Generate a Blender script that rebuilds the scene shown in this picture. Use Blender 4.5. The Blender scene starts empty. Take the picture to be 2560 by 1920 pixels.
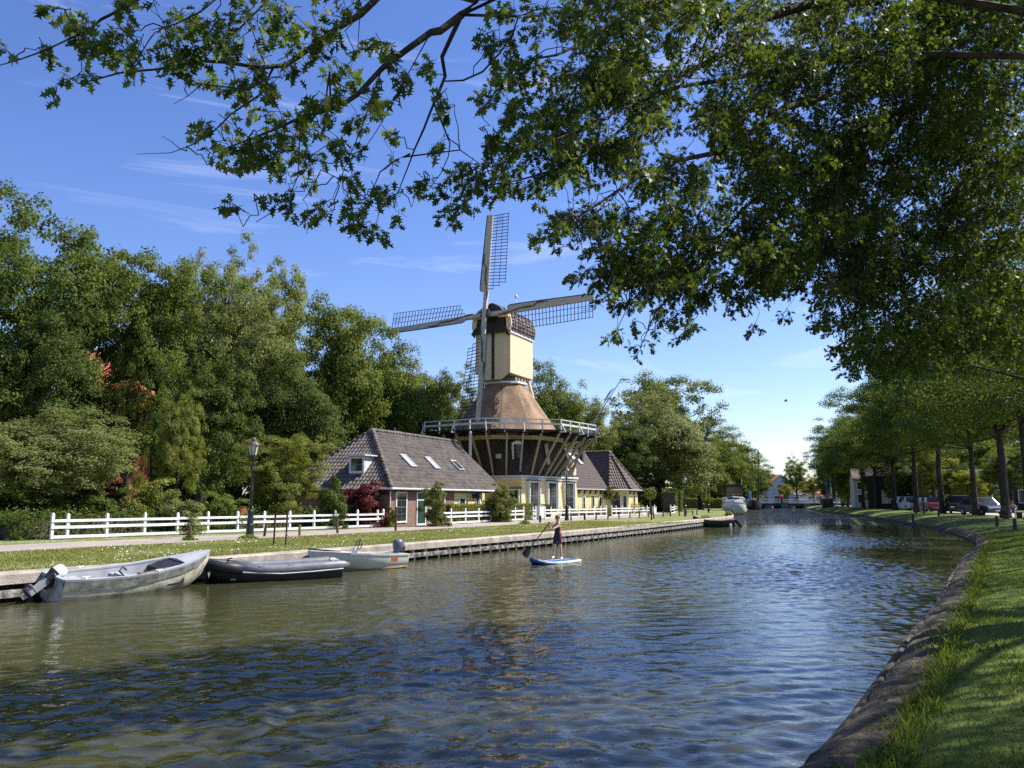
import bpy, math, random
import numpy as np
from mathutils import Vector, Matrix

# ---------------------------------------------------------------- camera, sky, sun
S = bpy.context.scene
COL = S.collection
EYE = 2.0                       # eye height above the water (z = 0)
FPX, HZ = 2072.0, 1251.0        # focal length and horizon row, in pixels of the 2560x1920 photograph
PITCH = math.atan((HZ - 960) / FPX)
CP, SP = math.cos(PITCH), math.sin(PITCH)
cam = bpy.data.cameras.new('camera'); cam.lens = 36 * FPX / 2560; cam.sensor_width = 36
cam.clip_start = 0.1; cam.clip_end = 6000
co = bpy.data.objects.new('camera', cam); COL.objects.link(co)
co.location = (0, 0, EYE); co.rotation_euler = (math.pi / 2 + PITCH, 0, 0)
S.camera = co

SUN_EL, SUN_AZ = math.radians(48), math.radians(18)     # azimuth measured from +X towards +Y
sd = Vector((math.cos(SUN_AZ) * math.cos(SUN_EL), math.sin(SUN_AZ) * math.cos(SUN_EL), math.sin(SUN_EL)))
sl = bpy.data.lights.new('sun', 'SUN'); sl.energy = 4.6; sl.angle = math.radians(0.53); sl.color = (1, .965, .90)
so = bpy.data.objects.new('sun', sl); COL.objects.link(so)
so.rotation_euler = (-sd).to_track_quat('-Z', 'Y').to_euler(); so.location = sd * 60

W = bpy.data.worlds.new('World'); S.world = W; W.use_nodes = True
nt = W.node_tree; N = nt.nodes; LK = nt.links
bg = N['Background']; bg.inputs[1].default_value = 0.092
sky = N.new('ShaderNodeTexSky'); sky.sky_type = 'NISHITA'; sky.sun_disc = False
sky.sun_elevation = SUN_EL; sky.sun_rotation = math.atan2(sd.x, sd.y)
sky.air_density = 1.0; sky.dust_density = 0.35; sky.ozone_density = 2.5
hsv = N.new('ShaderNodeHueSaturation'); hsv.inputs['Saturation'].default_value = 1.17; hsv.inputs['Hue'].default_value = .509
LK.new(sky.outputs[0], hsv.inputs['Color'])
tc = N.new('ShaderNodeTexCoord')
mp = N.new('ShaderNodeMapping'); mp.inputs['Scale'].default_value = (1.2, 1.6, 9.0); mp.inputs['Rotation'].default_value = (.12, .1, .4)
LK.new(tc.outputs['Generated'], mp.inputs['Vector'])
cn = N.new('ShaderNodeTexNoise'); cn.inputs['Scale'].default_value = 2.1; cn.inputs['Detail'].default_value = 7; cn.inputs['Roughness'].default_value = .58; cn.inputs['Distortion'].default_value = .5
LK.new(mp.outputs[0], cn.inputs['Vector'])
cr = N.new('ShaderNodeValToRGB'); cr.color_ramp.elements[0].position = .56; cr.color_ramp.elements[1].position = .86
cr.color_ramp.elements[0].color = (0, 0, 0, 1); cr.color_ramp.elements[1].color = (.42, .42, .42, 1)
LK.new(cn.outputs[0], cr.inputs[0])
mx = N.new('ShaderNodeMix'); mx.data_type = 'RGBA'
LK.new(cr.outputs[0], mx.inputs[0]); LK.new(hsv.outputs[0], mx.inputs[6]); mx.inputs[7].default_value = (9.5, 9.8, 10.4, 1)
tn = N.new('ShaderNodeMix'); tn.data_type = 'RGBA'; tn.blend_type = 'MULTIPLY'; tn.inputs[0].default_value = 1
LK.new(mx.outputs[2], tn.inputs[6]); tn.inputs[7].default_value = (1.0, .97, 1.12, 1); LK.new(tn.outputs[2], bg.inputs[0])

S.view_settings.view_transform = 'Standard'; S.view_settings.look = 'None'
S.view_settings.exposure = 0.95; S.view_settings.gamma = 1
S.render.engine = 'CYCLES'
S.cycles.max_bounces = 7; S.cycles.diffuse_bounces = 3; S.cycles.glossy_bounces = 3; S.cycles.transmission_bounces = 4; S.cycles.transparent_max_bounces = 8
S.cycles.use_denoising = False
S.cycles.caustics_reflective = False; S.cycles.caustics_refractive = False

# ---------------------------------------------------------------- helpers
def ray(px, py):
    a = (px - 1280) / FPX; b = (960 - py) / FPX
    return Vector((a, CP - b * SP, SP + b * CP))
def G(px, py, z=0.0):            # where the sight line through a photo pixel meets a level plane
    r = ray(px, py); t = (z - EYE) / r.z
    return Vector((r.x * t, r.y * t, z))
def D(px, py, Y):                # the point on that sight line at distance Y
    r = ray(px, py); t = Y / r.y
    return Vector((r.x * t, Y, EYE + r.z * t))
V3 = Vector
ZL, ZR = .55, .72                # height of the left and the right bank above the water
TH = math.radians(29.4)
UX, UY = math.sin(TH), math.cos(TH)
RZ = math.atan2(UY, UX)          # turn that lays local x along the path, local y away from the canal
def ST(s, t, z=ZL): return Vector((UX * s - UY * t, UY * s + UX * t, z))

class MB:
    def __init__(self, rot=0.0, off=(0, 0, 0)):
        self.V = []; self.F = []; self.M = Matrix.Translation(Vector(off)) @ Matrix.Rotation(rot, 4, 'Z')
    def v(self, p):
        self.V.append(tuple(self.M @ Vector(p))); return len(self.V) - 1
    def face(self, pts): self.F.append([self.v(p) for p in pts]); return self
    def hexa(self, a, b):
        i = [self.v(p) for p in list(a) + list(b)]
        self.F += [[i[3], i[2], i[1], i[0]], [i[4], i[5], i[6], i[7]]]
        for k in range(4):
            l = (k + 1) % 4; self.F.append([i[k], i[l], i[4 + l], i[4 + k]])
        return self
    def box(self, x0, x1, y0, y1, z0, z1):
        return self.hexa([(x0, y0, z0), (x1, y0, z0), (x1, y1, z0), (x0, y1, z0)], [(x0, y0, z1), (x1, y0, z1), (x1, y1, z1), (x0, y1, z1)])
    def beam(self, p, q, w, h, up=(0, 0, 1)):
        p, q = Vector(p), Vector(q); d = (q - p).normalized(); up = Vector(up)
        if abs(d.dot(up)) > .98: up = Vector((1, 0, 0))
        sx = d.cross(up).normalized() * (w / 2); sy = sx.cross(d).normalized() * (h / 2)
        return self.hexa([p - sx - sy, p + sx - sy, p + sx + sy, p - sx + sy], [q - sx - sy, q + sx - sy, q + sx + sy, q - sx + sy])
    def prism(self, poly, z0, z1, poly2=None):
        poly2 = poly2 or poly; n = len(poly)
        a = [self.v((p[0], p[1], z0)) for p in poly]; b = [self.v((p[0], p[1], z1)) for p in poly2]
        self.F.append(a[::-1]); self.F.append(b)
        for k in range(n):
            l = (k + 1) % n; self.F.append([a[k], a[l], b[l], b[k]])
        return self
    def loft(self, rings, closed=True, caps=True):
        idx = [[self.v(p) for p in r] for r in rings]; n = len(idx[0])
        for a, b in zip(idx, idx[1:]):
            for k in range(n if closed else n - 1):
                l = (k + 1) % n; self.F.append([a[k], a[l], b[l], b[k]])
        if caps and closed: self.F.append(idx[0][::-1]); self.F.append(idx[-1])
        return self
    def tube(self, pts, r, n=6, caps=True):
        pts = [Vector(p) for p in pts]; m = len(pts)
        if not hasattr(r, '__len__'): r = [r] * m
        rings = []; ux = None
        for k in range(m):
            d = (pts[min(k + 1, m - 1)] - pts[max(k - 1, 0)]).normalized()
            if ux is None: ux = d.orthogonal().normalized()
            ux = (ux - d * ux.dot(d)).normalized(); uy = d.cross(ux)
            rings.append([pts[k] + (ux * math.cos(2 * math.pi * j / n) + uy * math.sin(2 * math.pi * j / n)) * r[k] for j in range(n)])
        return self.loft(rings, True, caps)
    def lathe(self, prof, c=(0, 0, 0), n=12, ph=0.0):
        c = Vector(c)
        return self.loft([[c + Vector((r * math.cos(2 * math.pi * j / n + ph), r * math.sin(2 * math.pi * j / n + ph), z)) for j in range(n)] for r, z in prof])
    def ball(self, c, rx, ry=None, rz=None, n=10, m=6):
        ry = ry or rx; rz = rz or rx; c = Vector(c); R = []
        for i in range(m + 1):
            a = -math.pi / 2 + math.pi * min(max(i / m, .02), .98)
            R.append([c + Vector((rx * math.cos(a) * math.cos(2 * math.pi * j / n), ry * math.cos(a) * math.sin(2 * math.pi * j / n), rz * math.sin(a))) for j in range(n)])
        return self.loft(R)
    def build(self, name, mat, parent=None, smooth=False, bevel=0.0, loc=None):
        me = bpy.data.meshes.new(name); me.from_pydata(self.V, [], self.F); me.update()
        return finish(name, me, mat, parent, smooth, bevel, loc)
def finish(name, me, mat, parent=None, smooth=False, bevel=0.0, loc=None):
    me.materials.append(mat)
    o = bpy.data.objects.new(name, me); COL.objects.link(o)
    if smooth: me.polygons.foreach_set('use_smooth', [True] * len(me.polygons))
    if bevel:
        b = o.modifiers.new('bevel', 'BEVEL'); b.width = bevel; b.segments = 1; b.limit_method = 'ANGLE'; b.angle_limit = .6
    if parent: o.parent = parent
    if loc is not None: o.location = loc
    return o
def np_mesh(name, V, k, tint=None):
    """faces of k corners each from an (n*k, 3) array"""
    V = np.ascontiguousarray(V, dtype=np.float32).reshape(-1, 3); n = len(V); me = bpy.data.meshes.new(name)
    me.vertices.add(n); me.loops.add(n); me.polygons.add(n // k)
    me.vertices.foreach_set('co', V.ravel()); me.loops.foreach_set('vertex_index', np.arange(n, dtype=np.int32))
    me.polygons.foreach_set('loop_start', np.arange(0, n, k, dtype=np.int32))
    if tint is not None:
        a = me.attributes.new('tint', 'FLOAT', 'POINT'); a.data.foreach_set('value', np.repeat(tint.astype(np.float32), k))
    me.update(calc_edges=True); return me
def tag(o, label, cat, group=None, kind=None):
    if label: o['label'] = label
    if cat: o['category'] = cat
    if group: o['group'] = group
    if kind: o['kind'] = kind
    return o
def thing(name, label, cat, loc=(0, 0, 0), rz=0.0, group=None):
    o = bpy.data.objects.new(name, None); COL.objects.link(o); o.empty_display_size = .2
    o.location = loc; o.rotation_euler = (0, 0, rz)
    return tag(o, label, cat, group)
def dup(root, loc, rz, label, scale=None):
    def cp(o, par):
        c = o.copy(); COL.objects.link(c)
        if par: c.parent = par
        for ch in [x for x in bpy.data.objects if x.parent == o]: cp(ch, c)
        return c
    r = cp(root, None); r.location = loc; r.rotation_euler = (0, 0, rz); r['label'] = label
    if scale: r.scale = scale
    return r

# ---------------------------------------------------------------- materials
def mat(name, col, rough=.6, var=.12, scale=3.0, bump=0.0, bscale=None, metal=0.0, spec=.4, col2=None, stretch=(1, 1, 1), detail=5, lo=.35, hi=.65):
    m = bpy.data.materials.new(name); m.use_nodes = True; t = m.node_tree; n = t.nodes; l = t.links
    b = n['Principled BSDF']; b.inputs['Roughness'].default_value = rough; b.inputs['Metallic'].default_value = metal
    b.inputs['Specular IOR Level'].default_value = spec
    c = n.new('ShaderNodeTexCoord'); mp = n.new('ShaderNodeMapping'); mp.inputs['Scale'].default_value = stretch
    l.new(c.outputs['Object'], mp.inputs[0])
    z = n.new('ShaderNodeTexNoise'); z.inputs['Scale'].default_value = scale; z.inputs['Detail'].default_value = detail
    l.new(mp.outputs[0], z.inputs['Vector'])
    r = n.new('ShaderNodeValToRGB'); e = r.color_ramp.elements; e[0].position = lo; e[1].position = hi
    if col2 is None:
        e[0].color = tuple(x * (1 - var) for x in col) + (1,); e[1].color = tuple(min(1, x * (1 + var)) for x in col) + (1,)
    else:
        e[0].color = tuple(col) + (1,); e[1].color = tuple(col2) + (1,)
    l.new(z.outputs[0], r.inputs[0]); l.new(r.outputs[0], b.inputs['Base Color'])
    if bump:
        bp = n.new('ShaderNodeBump'); bp.inputs['Strength'].default_value = bump; bp.inputs['Distance'].default_value = .05
        if bscale:
            z2 = n.new('ShaderNodeTexNoise'); z2.inputs['Scale'].default_value = bscale; z2.inputs['Detail'].default_value = 4
            l.new(mp.outputs[0], z2.inputs['Vector']); l.new(z2.outputs[0], bp.inputs['Height'])
        else: l.new(z.outputs[0], bp.inputs['Height'])
        l.new(bp.outputs[0], b.inputs['Normal'])
    m['ramp'] = r.name
    return m
def rows(m, period, frac, dark, axis=2, bump=.5):
    """lay real joints (boards, courses) across a material: a groove every `period` metres along an axis"""
    t = m.node_tree; n = t.nodes; l = t.links; b = n['Principled BSDF']
    src = b.inputs['Base Color'].links[0].from_socket
    c = n.new('ShaderNodeTexCoord'); s = n.new('ShaderNodeSeparateXYZ'); l.new(c.outputs['Object'], s.inputs[0])
    d = n.new('ShaderNodeMath'); d.operation = 'DIVIDE'; d.inputs[1].default_value = period; l.new(s.outputs[axis], d.inputs[0])
    f = n.new('ShaderNodeMath'); f.operation = 'FRACT'; l.new(d.outputs[0], f.inputs[0])
    g = n.new('ShaderNodeMath'); g.operation = 'LESS_THAN'; g.inputs[1].default_value = frac; l.new(f.outputs[0], g.inputs[0])
    x = n.new('ShaderNodeMix'); x.data_type = 'RGBA'; l.new(g.outputs[0], x.inputs[0]); l.new(src, x.inputs[6]); x.inputs[7].default_value = tuple(dark) + (1,)
    l.new(x.outputs[2], b.inputs['Base Color'])
    bp = n.new('ShaderNodeBump'); bp.inputs['Strength'].default_value = bump; bp.inputs['Distance'].default_value = .04; l.new(f.outputs[0], bp.inputs['Height'])
    if b.inputs['Normal'].links: l.new(b.inputs['Normal'].links[0].from_socket, bp.inputs['Normal'])
    l.new(bp.outputs[0], b.inputs['Normal'])
    return m
def brick(name, c1, c2, mortar, w=.22, h=.07):
    m = bpy.data.materials.new(name); m.use_nodes = True; t = m.node_tree; n = t.nodes; l = t.links
    b = n['Principled BSDF']; b.inputs['Roughness'].default_value = .85
    c = n.new('ShaderNodeTexCoord'); s = n.new('ShaderNodeSeparateXYZ'); l.new(c.outputs['Object'], s.inputs[0])
    a = n.new('ShaderNodeMath'); l.new(s.outputs[0], a.inputs[0]); l.new(s.outputs[1], a.inputs[1])
    k = n.new('ShaderNodeCombineXYZ'); l.new(a.outputs[0], k.inputs[0]); l.new(s.outputs[2], k.inputs[1])
    bt = n.new('ShaderNodeTexBrick'); bt.inputs['Scale'].default_value = 1; bt.inputs['Brick Width'].default_value = w; bt.inputs['Row Height'].default_value = h
    bt.inputs['Mortar Size'].default_value = .008; bt.inputs['Color1'].default_value = tuple(c1) + (1,); bt.inputs['Color2'].default_value = tuple(c2) + (1,); bt.inputs['Mortar'].default_value = tuple(mortar) + (1,)
    l.new(k.outputs[0], bt.inputs['Vector'])
    z = n.new('ShaderNodeTexNoise'); z.inputs['Scale'].default_value = 1.4; z.inputs['Detail'].default_value = 6; l.new(c.outputs['Object'], z.inputs['Vector'])
    x = n.new('ShaderNodeMix'); x.data_type = 'RGBA'; x.blend_type = 'MULTIPLY'; x.inputs[0].default_value = .5
    l.new(bt.outputs[0], x.inputs[6]); l.new(z.outputs[0], x.inputs[7]); l.new(x.outputs[2], b.inputs['Base Color'])
    bp = n.new('ShaderNodeBump'); bp.inputs['Strength'].default_value = .4; bp.inputs['Distance'].default_value = .01; l.new(bt.outputs[1], bp.inputs['Height']); bp.invert = True
    l.new(bp.outputs[0], b.inputs['Normal'])
    return m
def leafmat(name, dark, mid, light, trans=.35, rough=.6, spec=.16):
    m = bpy.data.materials.new(name); m.use_nodes = True; t = m.node_tree; n = t.nodes; l = t.links
    b = n['Principled BSDF']; b.inputs['Roughness'].default_value = rough; b.inputs['Specular IOR Level'].default_value = spec
    a = n.new('ShaderNodeAttribute'); a.attribute_name = 'tint'
    r = n.new('ShaderNodeValToRGB'); e = r.color_ramp.elements; e[0].color = tuple(dark) + (1,); e[1].color = tuple(light) + (1,)
    q = e.new(.5); q.color = tuple(mid) + (1,)
    l.new(a.outputs['Fac'], r.inputs[0]); l.new(r.outputs[0], b.inputs['Base Color'])
    tr = n.new('ShaderNodeBsdfTranslucent')
    h = n.new('ShaderNodeHueSaturation'); h.inputs['Hue'].default_value = .485; h.inputs['Saturation'].default_value = 1.1; h.inputs['Value'].default_value = 1.7
    l.new(r.outputs[0], h.inputs['Color']); l.new(h.outputs[0], tr.inputs[0])
    x = n.new('ShaderNodeMixShader'); x.inputs[0].default_value = trans
    l.new(b.outputs[0], x.inputs[1]); l.new(tr.outputs[0], x.inputs[2]); l.new(x.outputs[0], n['Material Output'].inputs[0])
    return m
def glass(name, col=(.02, .025, .03)):
    m = mat(name, col, .06, .3, 1.5, spec=.6); return m

WHITE = mat('white_paint', (.74, .74, .72), .5, .07, 6, .1, 30)
GREYW = mat('pale_grey_paint', (.6, .61, .6), .55, .1, 5)
CREAM = mat('cream_paint', (.70, .57, .35), .55, .04, 2)
SAILB = mat('weathered_cream_board', (.50, .42, .30), .6, .14, 4, .2, 20)
YELL = rows(mat('yellow_boards', (.80, .65, .33), .55, .06, 2), .21, .07, (.36, .27, .11))
BLACK = mat('black_tar', (.018, .018, .02), .5, .3, 6, .2)
DARKB = mat('dark_brown_boards', (.022, .018, .016), .6, .3, 5, .3, 20)
TILE = mat('brown_grey_pantiles', (.085, .068, .056), .75, 1, 2.2, .25, 40, col2=(.175, .145, .12))
TILED = mat('dark_brown_pantiles', (.075, .052, .044), .65, 1, 7, .25, 40, col2=(.145, .105, .09))
BRK = brick('red_brown_brick', (.30, .13, .085), (.22, .10, .07), (.33, .29, .25))
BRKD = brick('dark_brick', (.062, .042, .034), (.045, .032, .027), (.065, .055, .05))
STRUT = mat('weathered_shaded_strut', (.30, .255, .19), .65, .2, 4, .2, 20)  # cream board darkened and greyed: shade below the stage put into the colour
BRKR = brick('red_brick', (.62, .16, .09), (.54, .13, .08), (.6, .3, .2))
GLS = glass('window_glass')
GLSP = mat('painted_sky_glass', (.72, .74, .76), .12, .05, 1, spec=.8)  # sky reflection put into the pane colour
IRON = mat('black_green_iron', (.012, .018, .018), .4, .3, 12, .1, 40, spec=.5)
LAMPG = mat('lamp_glass', (.42, .46, .38), .15, .15, 3, spec=.6)
COPPER = mat('brown_lamp_cap', (.13, .075, .065), .45, .2, 9)
RUST = mat('rusty_steel', (.09, .04, .025), .85, 1, 14, .3, 50, col2=(.17, .08, .045))
WOODG = mat('weathered_wood', (.20, .17, .13), .8, 1, 3, .4, 25, col2=(.40, .35, .28), stretch=(.6, .6, 8))
POSTW = mat('dark_weathered_post', (.07, .055, .04), .85, .4, 6, .3, 30)
CAPB = mat('weathered_capping_beam', (.24, .20, .16), .8, 1, 2.2, .4, 30, col2=(.50, .43, .36), lo=.3, hi=.7)
WALE = mat('grey_waling_timber', (.07, .065, .055), .8, 1, 5, .4, 30, col2=(.40, .38, .34), lo=.42, hi=.66)
SHEET = mat('dark_sheet_pile', (.018, .016, .014), .8, .5, 3, .4, 12)
PATHM = mat('pinkish_path', (.33, .275, .235), .9, .1, .6, .2, 60)
ROADM = mat('pale_road_bricks', (.36, .33, .29), .85, .12, .5, .2, 40)
DIRT = mat('trodden_earth', (.032, .024, .014), .95, 1, 5, .9, 16, col2=(.125, .095, .06))
BARK = mat('dark_bark', (.022, .017, .013), .9, 1, 5, .8, 18, col2=(.065, .051, .04), stretch=(1, 1, .3))
BARKL = mat('grey_bark', (.07, .058, .045), .9, 1, 5, .7, 18, col2=(.15, .125, .10), stretch=(1, 1, .3))
ALU = mat('grey_alloy', (.42, .43, .44), .4, .1, 6, metal=.25)
HULLG = mat('grey_deck_paint', (.33, .34, .36), .5, .08, 5)
RUBB = mat('black_rubber', (.02, .02, .022), .5, .3, 6, spec=.4)
def thatch():
    m = mat('reed_thatch', (.21, .138, .086), .95, 1, 1.2, .9, 26, col2=(.42, .285, .18), stretch=(1, 1, .35), lo=.3, hi=.72)
    t = m.node_tree; n = t.nodes; l = t.links; b = n['Principled BSDF']; src = b.inputs['Base Color'].links[0].from_socket
    c = n.new('ShaderNodeTexCoord'); mp = n.new('ShaderNodeMapping'); mp.inputs['Scale'].default_value = (14, 14, 1.6); l.new(c.outputs['Object'], mp.inputs[0])
    z = n.new('ShaderNodeTexNoise'); z.inputs['Scale'].default_value = 1; z.inputs['Detail'].default_value = 6; l.new(mp.outputs[0], z.inputs[0])
    r = n.new('ShaderNodeValToRGB'); r.color_ramp.elements[0].color = (.55, .5, .45, 1); r.color_ramp.elements[1].color = (1.25, 1.2, 1.15, 1); r.color_ramp.elements[0].position = .3; r.color_ramp.elements[1].position = .7
    l.new(z.outputs[0], r.inputs[0])
    x = n.new('ShaderNodeMix'); x.data_type = 'RGBA'; x.blend_type = 'MULTIPLY'; x.inputs[0].default_value = .8
    l.new(src, x.inputs[6]); l.new(r.outputs[0], x.inputs[7]); l.new(x.outputs[2], b.inputs['Base Color'])
    return m
THATCH = thatch()
MOSS = mat('mossy_old_reed', (.05, .04, .03), .95, 1, 5, .9, 26, col2=(.34, .22, .13), lo=.46, hi=.56, stretch=(1, 1, .5))

def ground_mat(name, a, b_, c_, fl=0.0):
    m = bpy.data.materials.new(name); m.use_nodes = True; t = m.node_tree; n = t.nodes; l = t.links
    b = n['Principled BSDF']; b.inputs['Roughness'].default_value = .9; b.inputs['Specular IOR Level'].default_value = .15
    c = n.new('ShaderNodeTexCoord')
    z = n.new('ShaderNodeTexNoise'); z.inputs['Scale'].default_value = .35; z.inputs['Detail'].default_value = 9; z.inputs['Roughness'].default_value = .7; l.new(c.outputs['Object'], z.inputs[0])
    r = n.new('ShaderNodeValToRGB'); e = r.color_ramp.elements; e[0].position = .32; e[1].position = .7; e[0].color = tuple(a) + (1,); e[1].color = tuple(b_) + (1,)
    l.new(z.outputs[0], r.inputs[0]); out = r.outputs[0]
    z3 = n.new('ShaderNodeTexNoise'); z3.inputs['Scale'].default_value = 9; z3.inputs['Detail'].default_value = 5; l.new(c.outputs['Object'], z3.inputs[0])
    x = n.new('ShaderNodeMix'); x.data_type = 'RGBA'; r3 = n.new('ShaderNodeValToRGB'); r3.color_ramp.elements[0].position = .5; r3.color_ramp.elements[1].position = .7
    l.new(z3.outputs[0], r3.inputs[0]); l.new(r3.outputs[0], x.inputs[0]); l.new(out, x.inputs[6]); x.inputs[7].default_value = tuple(c_) + (1,); out = x.outputs[2]
    if fl:
        vo = n.new('ShaderNodeTexVoronoi'); vo.inputs['Scale'].default_value = 9; l.new(c.outputs['Object'], vo.inputs['Vector'])
        lt = n.new('ShaderNodeMath'); lt.operation = 'LESS_THAN'; lt.inputs[1].default_value = .32; l.new(vo.outputs['Distance'], lt.inputs[0])
        z4 = n.new('ShaderNodeTexNoise'); z4.inputs['Scale'].default_value = .5; z4.inputs['Detail'].default_value = 4; l.new(c.outputs['Object'], z4.inputs[0])
        gt = n.new('ShaderNodeMath'); gt.operation = 'GREATER_THAN'; gt.inputs[1].default_value = fl; l.new(z4.outputs[0], gt.inputs[0])
        mu = n.new('ShaderNodeMath'); mu.operation = 'MULTIPLY'; l.new(lt.outputs[0], mu.inputs[0]); l.new(gt.outputs[0], mu.inputs[1])
        x2 = n.new('ShaderNodeMix'); x2.data_type = 'RGBA'; l.new(mu.outputs[0], x2.inputs[0]); l.new(out, x2.inputs[6]); x2.inputs[7].default_value = (.5, .48, .36, 1); out = x2.outputs[2]
    l.new(out, b.inputs['Base Color'])
    bp = n.new('ShaderNodeBump'); bp.inputs['Strength'].default_value = .8; bp.inputs['Distance'].default_value = .06; l.new(z3.outputs[0], bp.inputs['Height']); l.new(bp.outputs[0], b.inputs['Normal'])
    return m
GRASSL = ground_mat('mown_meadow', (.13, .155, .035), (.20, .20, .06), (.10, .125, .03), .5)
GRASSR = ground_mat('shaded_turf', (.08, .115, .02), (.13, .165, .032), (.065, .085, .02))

def water_mat(far=False):
    m = bpy.data.materials.new('canal_water'); m.use_nodes = True; t = m.node_tree; n = t.nodes; l = t.links
    b = n['Principled BSDF']; b.inputs['Roughness'].default_value = .012; b.inputs['IOR'].default_value = 1.33
    b.inputs['Base Color'].default_value = (.050, .050, .021, 1)
    c = n.new('ShaderNodeTexCoord')
    def noise(scale, st, rz, detail, rough=.5, dist=0.0):
        mp = n.new('ShaderNodeMapping'); mp.inputs['Scale'].default_value = st; mp.inputs['Rotation'].default_value = (0, 0, rz); l.new(c.outputs['Object'], mp.inputs[0])
        z = n.new('ShaderNodeTexNoise'); z.inputs['Scale'].default_value = scale; z.inputs['Detail'].default_value = detail; z.inputs['Roughness'].default_value = rough; z.inputs['Distortion'].default_value = dist
        l.new(mp.outputs[0], z.inputs[0]); return z.outputs[0]
    def bump(h, s, d, prev=None):
        bp = n.new('ShaderNodeBump'); bp.inputs['Strength'].default_value = s; bp.inputs['Distance'].default_value = d; l.new(h, bp.inputs['Height'])
        if prev: l.new(prev, bp.inputs['Normal'])
        return bp.outputs[0]
    if far:
        a = bump(noise(1.0, (1.1, 2.6, 1), .35, 3, .55, .4), 1, .55)
        a = bump(noise(3.2, (1, 2.2, 1), .15, 2, .5, .3), 1, .20, a)
        a = bump(noise(9.0, (1, 1.8, 1), -.2, 2), 1, .03, a)
    else:
        a = bump(noise(11.0, (1, 1.7, 1), .2, 2), 1, .004)
    l.new(a, b.inputs['Normal'])
    return m
WATER = water_mat(); WATERF = water_mat(True)
# ---------------------------------------------------------------- the setting: water, banks, path, road
def smooth_line(pts, step=2.0):
    P = [Vector((p[0], p[1])) for p in pts]; out = []
    for i in range(len(P) - 1):
        a, b, c, d = P[max(i - 1, 0)], P[i], P[i + 1], P[min(i + 2, len(P) - 1)]
        k = max(2, int((c - b).length / step))
        for j in range(k):
            t = j / k
            out.append(.5 * ((2 * b) + (c - a) * t + (2 * a - 5 * b + 4 * c - d) * t * t + (3 * b - a - 3 * c + d) * t ** 3))
    out.append(P[-1]); return out
def normals(L, left=True):
    R = []
    for i in range(len(L)):
        d = (L[min(i + 1, len(L) - 1)] - L[max(i - 1, 0)]).normalized()
        R.append(Vector((-d.y, d.x)) if left else Vector((d.y, -d.x)))
    return R
QL = smooth_line([(-78, -113), (-24.5, -9.1), (-9.8, 17), (0, 34.4), (7.6, 49.4), (14.3, 63.8), (18.0, 71.0), (20.2, 77), (23.9, 91), (28.0, 109), (33, 128), (43, 162), (57, 205), (67, 245), (82, 310), (98, 400), (112, 600), (100, 1500)])
QN = normals(QL, True)
RL = smooth_line([(-58, -96), (-14, -24), (-1.75, 0), (2.02, 6.05), (3.7, 8.75), (5.4, 11.65), (7.8, 15.6), (13.9, 26.2), (16.95, 31.2), (19.8, 35.8), (23.1, 42.5), (27.1, 52.5), (33.3, 69.6), (43, 101), (56.4, 151), (72, 205), (83, 245), (98, 310), (115, 400), (130, 600), (122, 1500)], 1.2)
RN = normals(RL, False)
def lerp_at(L, y):
    for a, b in zip(L, L[1:]):
        if a.y <= y <= b.y: return a.lerp(b, (y - a.y) / (b.y - a.y))
def strip(name, L, NN, offs, mat, sm=True, rng=None):
    m = MB(); R = [[(L[i].x + NN[i].x * d, L[i].y + NN[i].y * d, z) for d, z in offs] for i in range(len(L)) if not rng or rng[0] <= L[i].y <= rng[1]]
    m.loft(R, closed=False, caps=False); return m.build(name, mat, None, sm)
def struct(o): o['kind'] = 'structure'; return o
struct(strip('ground', QL, QN, [(.30, -1.2), (.30, .50), (.42, ZL), (7.4, ZL), (11.3, ZL), (40, ZL), (120, ZL), (400, ZL), (1500, ZL)], GRASSL, False))
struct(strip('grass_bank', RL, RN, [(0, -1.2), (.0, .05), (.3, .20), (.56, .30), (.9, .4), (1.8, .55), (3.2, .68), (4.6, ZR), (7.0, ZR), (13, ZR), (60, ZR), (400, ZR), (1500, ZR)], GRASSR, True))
struct(strip('path', QL, QN, [(7.5, ZL + .004), (11.1, ZL + .004)], PATHM, True, (-60, 320)))
struct(strip('road', RL, RN, [(6.9, ZR + .004), (14.6, ZR + .004)], ROADM, True, (-60, 420)))
# water: a sheet to the horizon, and over its nearest reach the real ripples
m = MB(); m.face([(-400, -200, -.05), (400, -200, -.05), (400, 1600, -.05), (-400, 1600, -.05)]); struct(m.build('water', WATERF))
rw_ = np.random.default_rng(3); gs_ = np.arange(-3, 76, .045); gt_ = np.arange(-9, 17.4, .045); SG, TG = np.meshgrid(gs_, gt_, indexing='ij')
XG, YG = UX * SG - UY * TG, UY * SG + UX * TG; ZG = np.zeros_like(XG)
for i in range(64):
    lam = .19 * (7 ** rw_.uniform(0, 1) ** 1.25); th = math.radians(90 + 14 + 38 * rw_.normal()); k_ = 2 * math.pi / lam; sl_ = .029 * (1 if lam < .6 else .62)
    ZG += sl_ / k_ * np.sin(k_ * (math.cos(th) * XG + math.sin(th) * YG) + rw_.uniform(0, 6.28) + .9 * np.sin(.35 * XG + .2 * YG * rw_.uniform(.5, 1.5) + i))
gust = .62 + .38 * np.sin(.31 * XG + .17 * YG + 1.3) * np.sin(.13 * YG - .21 * XG + .4)
calm = np.clip((17.2 - TG) / 11, .3, 1)          # the lee of the quay is calmer
ZG = ZG * gust * calm * 1.25; ZG = ZG + 1.2 * ZG * np.abs(ZG)
fade = np.clip((76 - SG) / 30, 0, 1) * np.clip((SG + 3) / 2, 0, 1) * np.clip((TG + 9) / 2, 0, 1); ZG = ZG * fade - .05 * (1 - np.clip(fade * 6, 0, 1))
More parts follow.
